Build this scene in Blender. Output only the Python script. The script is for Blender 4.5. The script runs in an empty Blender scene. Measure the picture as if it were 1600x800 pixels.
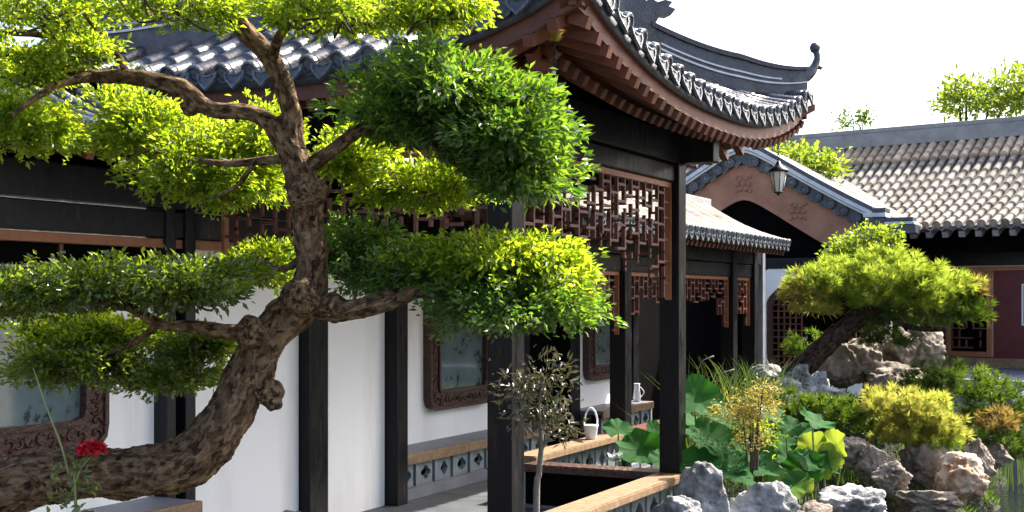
import bpy, bmesh, math, random
import numpy as np
from mathutils import Vector, Matrix, noise, Quaternion
R = math.radians
random.seed(7); rng = np.random.default_rng(7)
SC = bpy.context.scene
COL = SC.collection

# ------------------------------------------------------------------ camera, sky, sun, exposure
CAMZ = 1.93
cd = bpy.data.cameras.new('camera'); cam = bpy.data.objects.new('camera', cd); COL.objects.link(cam)
cam.location = (0, 0, CAMZ); cam.rotation_euler = (R(90), 0, 0)
cd.sensor_width = 36; cd.lens = 45; cd.shift_y = -(400-465)/1600*1.0
cd.clip_start = 0.1; cd.clip_end = 5000
SC.camera = cam
SUN_AZ, SUN_EL = 56, 47            # degrees clockwise from the view direction, height
world = bpy.data.worlds.new('World'); SC.world = world; world.use_nodes = True
wn = world.node_tree.nodes; wl = world.node_tree.links
sky = wn.new('ShaderNodeTexSky'); sky.sky_type = 'NISHITA'; sky.sun_disc = False
sky.sun_elevation = R(SUN_EL); sky.sun_rotation = R(SUN_AZ); sky.dust_density = 5.0; sky.air_density = 0.8; sky.ozone_density = 0.6
wl.new(sky.outputs[0], wn['Background'].inputs[0]); wn['Background'].inputs[1].default_value = 0.15
sd = bpy.data.lights.new('sun', 'SUN'); sun = bpy.data.objects.new('sun', sd); COL.objects.link(sun)
sd.energy = 4.6; sd.angle = R(0.6); sd.color = (1.0, 0.93, 0.80)
sv = Vector((math.sin(R(SUN_AZ))*math.cos(R(SUN_EL)), math.cos(R(SUN_AZ))*math.cos(R(SUN_EL)), math.sin(R(SUN_EL))))
sun.rotation_euler = sv.to_track_quat('Z', 'Y').to_euler(); sun.location = (12, 8, 20)
vs = SC.view_settings; vs.view_transform = 'Standard'; vs.look = 'None'; vs.gamma = 1; vs.use_curve_mapping = False
vs.exposure = 1.72

# ------------------------------------------------------------------ helpers
def P(px, py, d):            # picture point at a distance, used to plan where things stand
    return Vector(((px-800)/2000*d, d, CAMZ+(465-py)/2000*d))
NEAR = Vector((-.04, 8.4, 0)); ROT = R(63)
MX = Matrix.Translation(NEAR) @ Matrix.Rotation(ROT, 4, 'Z')
def W(a, b, z=0): return MX @ Vector((a, b, z))

def link(name, mesh, mat=None, parent=None, loc=None, rot=None, scale=None):
    o = bpy.data.objects.new(name, mesh); COL.objects.link(o)
    if mat is not None and mesh is not None and len(mesh.materials) == 0: mesh.materials.append(mat)
    if parent is not None: o.parent = parent
    if loc is not None: o.location = loc
    if rot is not None: o.rotation_euler = rot
    if scale is not None: o.scale = scale
    return o
def tag(o, label, cat, group=None):
    o['label'] = label; o['category'] = cat
    if group: o['group'] = group
    return o
def structure(o): o['kind'] = 'structure'; return o
def stuff(o): o['kind'] = 'stuff'; return o
def thing(name, label, cat, loc=(0,0,0), rotz=0, group=None):
    return tag(link(name, None, None, None, loc, (0,0,rotz)), label, cat, group)
def pydata(name, v, f, smooth=False):
    m = bpy.data.meshes.new(name); m.from_pydata([tuple(p) for p in v], [], f); m.validate(); m.update()
    if smooth: m.polygons.foreach_set('use_smooth', [True]*len(m.polygons))
    return m
def from_bm(name, bm, smooth=False):
    m = bpy.data.meshes.new(name); bmesh.ops.recalc_face_normals(bm, faces=bm.faces[:]); bm.to_mesh(m); bm.free()
    if smooth: m.polygons.foreach_set('use_smooth', [True]*len(m.polygons))
    return m
_boxes = {}
def unit_box(mat, bev=.0):
    k = (mat.name, bev)
    if k not in _boxes:
        bm = bmesh.new(); bmesh.ops.create_cube(bm, size=1)
        m = from_bm('box', bm); m.materials.append(mat); _boxes[k] = m
    return _boxes[k]
def slab(name, mat, parent, x0, x1, y0, y1, z0, z1, rot=None):      # a shared unit block, scaled
    return link(name, unit_box(mat), None, parent, ((x0+x1)/2, (y0+y1)/2, (z0+z1)/2), rot, (abs(x1-x0), abs(y1-y0), abs(z1-z0)))
def beam(name, mat, parent, x0, x1, y0, y1, z0, z1, bev=.012):      # own bevelled mesh
    bm = bmesh.new(); bmesh.ops.create_cube(bm, size=1)
    bmesh.ops.scale(bm, vec=(abs(x1-x0), abs(y1-y0), abs(z1-z0)), verts=bm.verts[:])
    bmesh.ops.bevel(bm, geom=bm.edges[:], offset=bev, segments=2, affect='EDGES', profile=.6)
    return link(name, from_bm(name, bm), mat, parent, ((x0+x1)/2, (y0+y1)/2, (z0+z1)/2))
def bar(name, mat, parent, p, q, w, h):                             # square timber from p to q
    p = Vector(p); q = Vector(q); d = q-p
    o = link(name, unit_box(mat), None, parent, (p+q)/2, None, (w, d.length, h))
    o.rotation_euler = d.to_track_quat('Y', 'Z').to_euler()
    return o
def sweep(pts, radii, sides=10, cap=True, flat=1.0, rough=0.0, seed=0, up=None):
    pts = [Vector(p) for p in pts]; n = len(pts); v = []; f = []
    prev = None
    for i, p in enumerate(pts):
        t = (pts[min(i+1, n-1)] - pts[max(i-1, 0)]).normalized()
        if up is not None: s = t.cross(Vector(up))
        elif prev is None: s = t.cross(Vector((0, 0, 1)) if abs(t.z) < .9 else Vector((0, 1, 0)))
        else: s = prev - t*prev.dot(t)
        s.normalize(); prev = s; u = s.cross(t)
        for k in range(sides):
            a = 2*math.pi*k/sides
            r = radii[i]
            if rough:
                q = p*9 + (s*math.cos(a)+u*math.sin(a))*1.3
                r *= 1 + rough*(noise.noise(q+Vector((seed, 0, 0))) + .5*noise.noise(q*2.7) + .55*(.35-abs(noise.noise(q*4.5))) + .25*noise.noise(q*9))
            v.append(p + s*math.cos(a)*r + u*math.sin(a)*r*flat)
    for i in range(n-1):
        for k in range(sides):
            k2 = (k+1) % sides
            f.append((i*sides+k, i*sides+k2, (i+1)*sides+k2, (i+1)*sides+k))
    if cap:
        f.append(tuple(range(sides))[::-1]); f.append(tuple((n-1)*sides+k for k in range(sides)))
    return v, f
def bark_coords(me, path=None, radii=None, sides=0):
    at = me.attributes.new('bark', 'FLOAT_VECTOR', 'POINT'); out = []; L_ = 0
    if path is None: out = [tuple(v_.co) for v_ in me.vertices]
    else:
        for i, p in enumerate(path):
            if i: L_ += (path[i]-path[i-1]).length
            for k in range(sides):
                a = 2*math.pi*k/sides; out.append((math.cos(a)*radii[i], math.sin(a)*radii[i], L_*.52))
    at.data.foreach_set('vector', np.array(out, dtype=np.float32).ravel()); return me
def smooth_path(pts, rad, sub=6):
    out = []; ro = []
    n = len(pts); pts = [Vector(p) for p in pts]
    for i in range(n-1):
        p0 = pts[max(i-1, 0)]; p1 = pts[i]; p2 = pts[i+1]; p3 = pts[min(i+2, n-1)]
        for k in range(sub):
            t = k/sub
            out.append(.5*((2*p1)+(p2-p0)*t+(2*p0-5*p1+4*p2-p3)*t*t+(3*p1-p0-3*p2+p3)*t**3))
            ro.append(rad[i]*(1-t)+rad[i+1]*t)
    out.append(pts[-1]); ro.append(rad[-1])
    return out, ro
def lathe(prof, sides=16):
    v = []; f = []
    for r, z in prof:
        for k in range(sides):
            a = 2*math.pi*k/sides; v.append((r*math.cos(a), r*math.sin(a), z))
    for i in range(len(prof)-1):
        for k in range(sides):
            k2 = (k+1) % sides
            f.append((i*sides+k, i*sides+k2, (i+1)*sides+k2, (i+1)*sides+k))
    return v, f
def merge(*vf):
    v = []; f = []
    for a, b in vf:
        n = len(v); v += list(a); f += [tuple(i+n for i in q) for q in b]
    return v, f
def boxvf(x0, x1, y0, y1, z0, z1):
    v = [(x, y, z) for z in (z0, z1) for y in (y0, y1) for x in (x0, x1)]
    return v, [(0,2,3,1),(4,5,7,6),(0,1,5,4),(2,6,7,3),(0,4,6,2),(1,3,7,5)]
def extrude_outline(pts, y0, y1):                                   # outline in x-z, thickness in y
    n = len(pts)
    v = [(x, y0, z) for x, z in pts] + [(x, y1, z) for x, z in pts]
    f = [tuple(range(n)), tuple(range(2*n-1, n-1, -1))] + [(i, (i+1) % n, n+(i+1) % n, n+i) for i in range(n)]
    return v, f

# ------------------------------------------------------------------ materials
def mat(name, c1, c2=None, rough=.6, scale=6.0, bump=.0, bscale=None, spec=.5, stretch=None, detail=6, metal=0, contrast=(.3, .7), island=0, dist=.02, coord='pos'):
    m = bpy.data.materials.new(name); m.use_nodes = True
    nt = m.node_tree; N = nt.nodes; L = nt.links; b = N['Principled BSDF']
    b.inputs['Roughness'].default_value = rough; b.inputs['Metallic'].default_value = metal
    b.inputs['Specular IOR Level'].default_value = spec
    if coord == 'pos': geo = N.new('ShaderNodeNewGeometry'); co = geo.outputs['Position']
    else: geo = N.new('ShaderNodeTexCoord'); co = geo.outputs['Object']
    mp = N.new('ShaderNodeMapping'); L.new(co, mp.inputs[0])
    if stretch: mp.inputs['Scale'].default_value = stretch
    t = N.new('ShaderNodeTexNoise'); t.inputs['Scale'].default_value = scale; t.inputs['Detail'].default_value = detail; t.inputs['Roughness'].default_value = .65
    L.new(mp.outputs[0], t.inputs[0])
    r = N.new('ShaderNodeValToRGB'); r.color_ramp.elements[0].position = contrast[0]; r.color_ramp.elements[1].position = contrast[1]
    r.color_ramp.elements[0].color = (*c1, 1); r.color_ramp.elements[1].color = (*(c2 or c1), 1)
    L.new(t.outputs[0], r.inputs[0]); out = r.outputs[0]
    if island:
        g2 = N.new('ShaderNodeObjectInfo') if island == 2 else N.new('ShaderNodeNewGeometry')
        h = N.new('ShaderNodeHueSaturation'); mr = N.new('ShaderNodeMapRange'); mr.inputs[3].default_value = .7; mr.inputs[4].default_value = 1.3
        L.new(g2.outputs['Random' if island == 2 else 'Random Per Island'], mr.inputs[0]); L.new(mr.outputs[0], h.inputs['Value']); L.new(out, h.inputs['Color']); out = h.outputs[0]
    L.new(out, b.inputs['Base Color'])
    if bump:
        t2 = N.new('ShaderNodeTexNoise'); t2.inputs['Scale'].default_value = bscale or scale*4; t2.inputs['Detail'].default_value = 8
        L.new(mp.outputs[0], t2.inputs[0])
        bp = N.new('ShaderNodeBump'); bp.inputs['Strength'].default_value = bump; bp.inputs['Distance'].default_value = dist
        L.new(t2.outputs[0], bp.inputs['Height']); L.new(bp.outputs[0], b.inputs['Normal'])
    return m
def leafmat(name, ca, cb, ta, tb, mix=.45, rough=.4, spec=.5):
    m = bpy.data.materials.new(name); m.use_nodes = True
    nt = m.node_tree; N = nt.nodes; L = nt.links; b = N['Principled BSDF']; o = N['Material Output']
    g = N.new('ShaderNodeNewGeometry')
    def ramp(a, c):
        r = N.new('ShaderNodeValToRGB'); r.color_ramp.elements[0].color = (*a, 1); r.color_ramp.elements[1].color = (*c, 1)
        L.new(g.outputs['Random Per Island'], r.inputs[0]); return r.outputs[0]
    L.new(ramp(ca, cb), b.inputs['Base Color']); b.inputs['Roughness'].default_value = rough; b.inputs['Specular IOR Level'].default_value = spec
    tr = N.new('ShaderNodeBsdfTranslucent'); L.new(ramp(ta, tb), tr.inputs[0])
    mx = N.new('ShaderNodeMixShader'); mx.inputs[0].default_value = mix
    L.new(b.outputs[0], mx.inputs[1]); L.new(tr.outputs[0], mx.inputs[2]); L.new(mx.outputs[0], o.inputs[0])
    return m
M = {}
M['lacquer'] = mat('black_lacquer', (.0025, .0025, .004), (.006, .0055, .007), .34, 3, .12, 30, stretch=(1, 1, .15), spec=.22)
M['beam'] = mat('dark_beam_paint', (.004, .005, .008), (.009, .010, .013), .33, 2, .1, 20, spec=.28)
M['dark'] = mat('dark_boards_and_shade', (.002, .002, .0025), (.004, .004, .004), .9, 3, spec=.02)  # near-black boards; the colour also stands in for shade behind the walkway
M['redwood'] = mat('red_brown_wood', (.070, .020, .012), (.155, .048, .028), .5, 7, .2, 40)
M['rafter'] = mat('rafter_paint', (.055, .015, .0065), (.125, .036, .014), .6, 5, .2, 50, island=2)
M['soffit'] = mat('soffit_boards', (.04, .011, .007), (.075, .02, .011), .7, 4, .2, 30)
M['strip'] = mat('orange_wood', (.22, .080, .034), (.31, .12, .052), .45, 6, .2, 40)
M['rail'] = mat('weathered_plank', (.13, .080, .042), (.30, .19, .10), .65, 5, .35, 30, stretch=(3, 3, 3))
M['ceramic'] = mat('blue_grey_ceramic', (.13, .165, .18), (.25, .285, .29), .4, 5, .15, 25)
M['seat'] = mat('grey_seat_stone', (.13, .145, .17), (.20, .21, .235), .5, 4, .15)
M['floor'] = mat('floor_slate', (.055, .065, .075), (.10, .11, .12), .55, 2.5, .15)
M['plaster'] = mat('white_plaster', (.76, .745, .69), (.90, .885, .845), .8, 2.2, .10, 24, contrast=(.28, .5), stretch=(1, 1, .16))
M['tile'] = mat('blue_black_tile', (.012, .017, .030), (.060, .070, .092), .34, 9, .35, 40, island=2)
M['tile_under'] = mat('pan_tile', (.012, .016, .026), (.035, .042, .055), .55, 9, .4, 40)
M['tile_face'] = mat('pale_tile_face', (.035, .046, .062), (.11, .13, .15), .45, 22, .6, 70, contrast=(.4, .62), island=2)
M['ridge_line'] = mat('pale_ridge_moulding', (.36, .42, .46), (.55, .60, .64), .5, 9)
M['greytile'] = mat('grey_clay_tile', (.15, .13, .11), (.35, .315, .275), .85, 7, .5, 40, island=2)
M['tantile'] = mat('tan_clay_tile', (.27, .20, .14), (.42, .35, .27), .85, 8, .5, 50, island=2)
M['greypan'] = mat('grey_pan_tile', (.06, .055, .05), (.12, .11, .10), .9, 9, .5, 40)
M['greyridge'] = mat('grey_ridge', (.17, .18, .19), (.27, .28, .285), .8, 3, .4, 20)
M['barge'] = mat('barge_board_paint', (.20, .092, .056), (.33, .165, .105), .65, 3, .25, 25)
M['stud'] = mat('stud_paint', (.20, .10, .065), (.30, .15, .10), .5)
M['gold'] = mat('brass', (.55, .36, .10), (.72, .50, .16), .28, metal=1)
M['iron'] = mat('black_iron', (.015, .015, .017), (.03, .03, .03), .45, metal=.4)
M['frame'] = mat('carved_rosewood', (.022, .008, .005), (.085, .030, .017), .42, 28, 1.0, 26, dist=.03)
M['reddoor'] = mat('oxblood_door', (.075, .008, .010), (.12, .014, .016), .5, 3)
M['white'] = mat('white_ceramic', (.74, .76, .78), (.80, .80, .82), .35, 3)
M['grass_soil'] = mat('mossy_soil', (.010, .016, .006), (.030, .032, .016), .95, 4, .8, 15, dist=.05)
M['ground'] = mat('pale_gravel', (.16, .15, .13), (.25, .235, .21), .95, 3, .4, 30)
M['path'] = mat('blue_grey_paving', (.13, .15, .185), (.20, .22, .255), .75, 2, .2)
M['rock_grey'] = mat('pale_grey_limestone', (.06, .064, .068), (.36, .365, .37), .85, 3.5, .9, 12, contrast=(.36, .6), dist=.05)
M['rock_brown'] = mat('brown_limestone', (.09, .07, .052), (.30, .25, .205), .9, 3.5, 1.0, 12, contrast=(.35, .65), dist=.05)
M['rock_tan'] = mat('orange_tan_stone', (.24, .12, .055), (.62, .50, .37), .85, 5, 1.0, 12, contrast=(.4, .6), dist=.05)
M['twig'] = mat('dark_twig', (.03, .021, .014), (.07, .05, .034), .9, 9)
M['palestem'] = mat('pale_stem', (.10, .085, .07), (.20, .175, .15), .8, 12, .4)
M['stalk'] = mat('green_stalk', (.10, .14, .05), (.20, .24, .10), .6, 9)
def barkmat(name, c1, c2, c3, s=1.0):
    m = bpy.data.materials.new(name); m.use_nodes = True; N = m.node_tree.nodes; L = m.node_tree.links; b = N['Principled BSDF']
    b.inputs['Roughness'].default_value = .95; b.inputs['Specular IOR Level'].default_value = .15
    geo = N.new('ShaderNodeAttribute'); geo.attribute_name = 'bark'; pos = geo.outputs['Vector']
    def nz(scale, detail=6, rough=.65, dist=0):
        t = N.new('ShaderNodeTexNoise'); t.inputs['Scale'].default_value = scale*s; t.inputs['Detail'].default_value = detail; t.inputs['Roughness'].default_value = rough; t.inputs['Distortion'].default_value = dist
        L.new(pos, t.inputs[0]); return t.outputs[0]
    def ramp(src, stops):
        r = N.new('ShaderNodeValToRGB'); e = r.color_ramp.elements
        while len(e) < len(stops): e.new(.5)
        for k, (p_, c) in enumerate(stops): e[k].position = p_; e[k].color = (*c, 1)
        L.new(src, r.inputs[0]); return r.outputs[0]
    jit = N.new('ShaderNodeTexNoise'); jit.inputs['Scale'].default_value = 30*s; jit.inputs['Detail'].default_value = 6; L.new(pos, jit.inputs[0])
    ad = N.new('ShaderNodeMixRGB'); ad.blend_type = 'ADD'; ad.inputs[0].default_value = .035/s; L.new(pos, ad.inputs[1]); L.new(jit.outputs[1], ad.inputs[2])
    vo = N.new('ShaderNodeTexVoronoi'); vo.feature = 'SMOOTH_F1'; vo.inputs['Scale'].default_value = 75*s; vo.inputs['Smoothness'].default_value = .25; L.new(ad.outputs[0], vo.inputs[0])
    sc_ = N.new('ShaderNodeSeparateColor'); L.new(vo.outputs['Color'], sc_.inputs[0])
    c0 = nz(34, 7, .7); cm = N.new('ShaderNodeMixRGB'); cm.inputs[0].default_value = .24; L.new(c0, cm.inputs[1]); L.new(sc_.outputs[0], cm.inputs[2]); crack = cm.outputs[0]
    fine = nz(70, 8, .7); big = nz(5, 3)
    col = ramp(crack, ((.33, c3), (.43, c1), (.56, tuple((x+y)/2 for x, y in zip(c1, c2))), (.68, c2)))
    mul = N.new('ShaderNodeMixRGB'); mul.blend_type = 'MULTIPLY'; mul.inputs[0].default_value = 1; L.new(col, mul.inputs[1]); L.new(ramp(fine, ((.3, (.5, .5, .5)), (.7, (1.25, 1.2, 1.15)))), mul.inputs[2])
    mu2 = N.new('ShaderNodeMixRGB'); mu2.blend_type = 'MULTIPLY'; mu2.inputs[0].default_value = 1; L.new(mul.outputs[0], mu2.inputs[1]); L.new(ramp(big, ((.35, (.7, .68, .66)), (.65, (1.2, 1.15, 1.08)))), mu2.inputs[2])
    L.new(mu2.outputs[0], b.inputs['Base Color'])
    mm = N.new('ShaderNodeMath'); mm.operation = 'MULTIPLY_ADD'; mm.inputs[1].default_value = .45; L.new(fine, mm.inputs[0]); L.new(crack, mm.inputs[2])
    bp = N.new('ShaderNodeBump'); bp.inputs['Strength'].default_value = 1; bp.inputs['Distance'].default_value = .05/s; L.new(mm.outputs[0], bp.inputs['Height']); L.new(bp.outputs[0], b.inputs['Normal'])
    return m
M['bark'] = barkmat('flaky_bark', (.12, .078, .048), (.42, .305, .205), (.028, .018, .012))
M['pinebark'] = barkmat('pine_bark', (.05, .036, .026), (.13, .095, .07), (.014, .010, .008), .6)
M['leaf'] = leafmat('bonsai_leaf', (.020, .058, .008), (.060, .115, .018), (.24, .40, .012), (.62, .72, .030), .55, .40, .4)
M['leaf_deep'] = leafmat('deep_green_leaf', (.012, .044, .010), (.038, .095, .024), (.08, .23, .012), (.33, .50, .03), .42, .30, .6)  # deep glossy green, darkened further for the shade inside the pads
M['leaf_shade'] = leafmat('shaded_leaf', (.012, .034, .011), (.036, .070, .020), (.14, .26, .012), (.40, .50, .022), .45, .28, .8)  # darker copy of the bonsai leaf, shade put into its colour
M['needle'] = leafmat('pine_needle', (.06, .12, .018), (.14, .21, .035), (.34, .50, .03), (.62, .72, .09), .52)
M['needle_y'] = leafmat('yellow_pine_needle', (.15, .17, .035), (.27, .26, .07), (.52, .56, .07), (.72, .68, .14), .5)
M['needle_o'] = leafmat('rusty_needle', (.14, .10, .03), (.22, .15, .05), (.34, .24, .05), (.44, .31, .07), .4)
M['needle_d'] = leafmat('dark_needle', (.016, .045, .010), (.045, .09, .018), (.09, .18, .010), (.20, .30, .016), .38)
M['nandina'] = leafmat('gold_shrub_leaf', (.13, .12, .035), (.24, .18, .06), (.36, .31, .05), (.52, .44, .09), .4)
M['purple'] = leafmat('dusky_shrub_leaf', (.018, .035, .016), (.075, .06, .042), (.06, .09, .02), (.16, .12, .06), .25)
M['treeleaf'] = leafmat('garden_tree_leaf', (.05, .10, .015), (.09, .15, .025), (.24, .36, .02), (.38, .48, .03), .45)
M['reed'] = leafmat('reed_blade', (.03, .07, .02), (.07, .12, .035), (.08, .16, .02), (.2, .28, .04), .3)
M['rose'] = leafmat('rose_petal', (.32, .005, .014), (.45, .01, .025), (.45, .005, .02), (.5, .01, .03), .25)
def lotusmat(name, c1, c2, t1):
    m = bpy.data.materials.new(name); m.use_nodes = True
    N = m.node_tree.nodes; L = m.node_tree.links; b = N['Principled BSDF']; o = N['Material Output']
    tc = N.new('ShaderNodeTexCoord'); sp = N.new('ShaderNodeSeparateXYZ'); L.new(tc.outputs['Object'], sp.inputs[0])
    at = N.new('ShaderNodeMath'); at.operation = 'ARCTAN2'; L.new(sp.outputs[1], at.inputs[0]); L.new(sp.outputs[0], at.inputs[1])
    sn = N.new('ShaderNodeMath'); sn.operation = 'MULTIPLY'; sn.inputs[1].default_value = 19/2; L.new(at.outputs[0], sn.inputs[0])
    cs = N.new('ShaderNodeMath'); cs.operation = 'COSINE'; L.new(sn.outputs[0], cs.inputs[0])
    ab = N.new('ShaderNodeMath'); ab.operation = 'ABSOLUTE'; L.new(cs.outputs[0], ab.inputs[0])
    rp = N.new('ShaderNodeValToRGB'); rp.color_ramp.elements[0].color = (*c2, 1); rp.color_ramp.elements[1].color = (*c1, 1); rp.color_ramp.elements[1].position = .16
    L.new(ab.outputs[0], rp.inputs[0])
    nz = N.new('ShaderNodeTexNoise'); nz.inputs['Scale'].default_value = 9; L.new(tc.outputs['Object'], nz.inputs[0])
    hs = N.new('ShaderNodeHueSaturation'); mr = N.new('ShaderNodeMapRange'); mr.inputs[1].default_value = .3; mr.inputs[2].default_value = .7; mr.inputs[3].default_value = .65; mr.inputs[4].default_value = 1.35
    L.new(nz.outputs[0], mr.inputs[0]); L.new(mr.outputs[0], hs.inputs['Value']); L.new(rp.outputs[0], hs.inputs['Color']); L.new(hs.outputs[0], b.inputs['Base Color'])
    b.inputs['Roughness'].default_value = .75; b.inputs['Specular IOR Level'].default_value = .12
    tr = N.new('ShaderNodeBsdfTranslucent'); tr.inputs[0].default_value = (*t1, 1)
    mx = N.new('ShaderNodeMixShader'); mx.inputs[0].default_value = .33
    L.new(b.outputs[0], mx.inputs[1]); L.new(tr.outputs[0], mx.inputs[2]); L.new(mx.outputs[0], o.inputs[0])
    return m
M['lotus'] = lotusmat('lotus_leaf', (.016, .080, .016), (.040, .12, .032), (.05, .20, .015))
M['lotus_y'] = lotusmat('yellowing_lotus_leaf', (.10, .20, .03), (.24, .31, .10), (.36, .46, .04))
def glassmat(name, c, rough=.08, art=True):
    m = mat(name, c, tuple(x*.55 for x in c), rough, 3.5, 0, spec=.8, contrast=(.3, .75))
    if art:
        N = m.node_tree.nodes; L = m.node_tree.links; b = N['Principled BSDF']
        old = b.inputs['Base Color'].links[0].from_socket
        geo = N.new('ShaderNodeNewGeometry'); t = N.new('ShaderNodeTexNoise'); t.inputs['Scale'].default_value = 7; t.inputs['Detail'].default_value = 9; t.inputs['Roughness'].default_value = .7
        L.new(geo.outputs['Position'], t.inputs[0]); r = N.new('ShaderNodeValToRGB'); r.color_ramp.elements[0].position = .56; r.color_ramp.elements[1].position = .60
        L.new(t.outputs[0], r.inputs[0]); mx = N.new('ShaderNodeMixRGB'); mx.inputs[2].default_value = (.045, .04, .04, 1)
        L.new(r.outputs[0], mx.inputs[0]); L.new(old, mx.inputs[1]); L.new(mx.outputs[0], b.inputs['Base Color'])
    return m
M['pane'] = glassmat('painted_glass', (.13, .185, .18), .05)
M['lampglass'] = mat('frosted_lamp_glass', (.62, .60, .55), (.74, .72, .68), .3)
wm = bpy.data.materials.new('pond_water'); wm.use_nodes = True; M['water'] = wm
b = wm.node_tree.nodes['Principled BSDF']; b.inputs['Base Color'].default_value = (.010, .013, .012, 1); b.inputs['Roughness'].default_value = .06; b.inputs['IOR'].default_value = 1.33
_t = wm.node_tree.nodes.new('ShaderNodeTexNoise'); _t.inputs['Scale'].default_value = 5
_m = wm.node_tree.nodes.new('ShaderNodeMapping'); _m.inputs['Scale'].default_value = (1, 2.6, 1); _g = wm.node_tree.nodes.new('ShaderNodeNewGeometry')
_b = wm.node_tree.nodes.new('ShaderNodeBump'); _b.inputs['Strength'].default_value = .25; _b.inputs['Distance'].default_value = .05
wm.node_tree.links.new(_g.outputs['Position'], _m.inputs[0]); wm.node_tree.links.new(_m.outputs[0], _t.inputs[0]); wm.node_tree.links.new(_t.outputs[0], _b.inputs['Height']); wm.node_tree.links.new(_b.outputs[0], b.inputs['Normal'])

for key in ('lacquer', 'beam'):
    N = M[key].node_tree.nodes; L = M[key].node_tree.links; b = N['Principled BSDF']
    g = N.new('ShaderNodeNewGeometry'); mp = N.new('ShaderNodeMapping'); mp.inputs['Scale'].default_value = (9, 9, 1.6); t = N.new('ShaderNodeTexNoise'); t.inputs['Scale'].default_value = 2.2; t.inputs['Detail'].default_value = 9; t.inputs['Roughness'].default_value = .7
    L.new(g.outputs['Position'], mp.inputs[0]); L.new(mp.outputs[0], t.inputs[0])
    rp = N.new('ShaderNodeValToRGB'); rp.color_ramp.elements[0].position = .56; rp.color_ramp.elements[1].position = .74; L.new(t.outputs[0], rp.inputs[0])
    mx = N.new('ShaderNodeMixRGB'); old = b.inputs['Base Color'].links[0].from_socket; L.new(rp.outputs[0], mx.inputs[0]); L.new(old, mx.inputs[1]); mx.inputs[2].default_value = (.026, .021, .018, 1); L.new(mx.outputs[0], b.inputs['Base Color'])
    mr = N.new('ShaderNodeMapRange'); mr.inputs[1].default_value = .35; mr.inputs[2].default_value = .7; mr.inputs[3].default_value = .26; mr.inputs[4].default_value = .62; L.new(t.outputs[0], mr.inputs[0]); L.new(mr.outputs[0], b.inputs['Roughness'])

# ------------------------------------------------------------------ ground, pond, bank
WATER = -.5
def sheet(name, x0, x1, y0, y1, z, m):
    return structure(link(name, pydata(name, [(x0,y0,z),(x1,y0,z),(x1,y1,z),(x0,y1,z)], [(0,1,2,3)]), m))
sheet('ground', -1500, 1500, -1500, 1500, -.9, M['ground'])
sheet('pond_water', -1.5, 40, 3, 60, WATER, M['water'])
# the near bank the viewer stands on
v, f = boxvf(-12, 3.2, -6, 5.6, -.95, -.05); structure(link('near_bank', pydata('near_bank', v, f), M['grass_soil']))
def bump(x, y, cx, cy, r, h): 
    d = math.hypot(x-cx, y-cy)/r
    return h*(max(0, 1-d*d))**1.5
def bankz(x, y):
    z = -.85
    z = max(z, -.85 + bump(x, y, 4.0, 16.0, 2.3, 1.55))
    z = max(z, -.85 + bump(x, y, 3.9, 13.0, 1.35, 1.0))
    z = max(z, -.85 + bump(x, y, 2.5, 13.2, 2.3, 1.15))
    z = max(z, -.85 + bump(x, y, 2.0, 9.9, 1.3, .8))
    z = max(z, -.85 + bump(x, y, 5.6, 17.2, 1.3, 1.3))
    z = max(z, -.85 + bump(x, y, 5.15, 15.0, .85, .75))
    z = max(z, -.85 + bump(x, y, 2.9, 16.2, 2.2, 1.5))
    return z + .09*noise.noise(Vector((x*1.7, y*1.7, 0))) + .05*noise.noise(Vector((x*5, y*5, 3)))
nx, ny = 110, 130; v = []; f = []
for j in range(ny+1):
    for i in range(nx+1):
        x = .2+i*9/nx; y = 8+j*11.5/ny; v.append((x, y, bankz(x, y)))
for j in range(ny):
    for i in range(nx):
        a = j*(nx+1)+i; f.append((a, a+1, a+nx+2, a+nx+1))
structure(link('garden_bank', pydata('garden_bank', v, f, True), M['grass_soil']))

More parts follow.
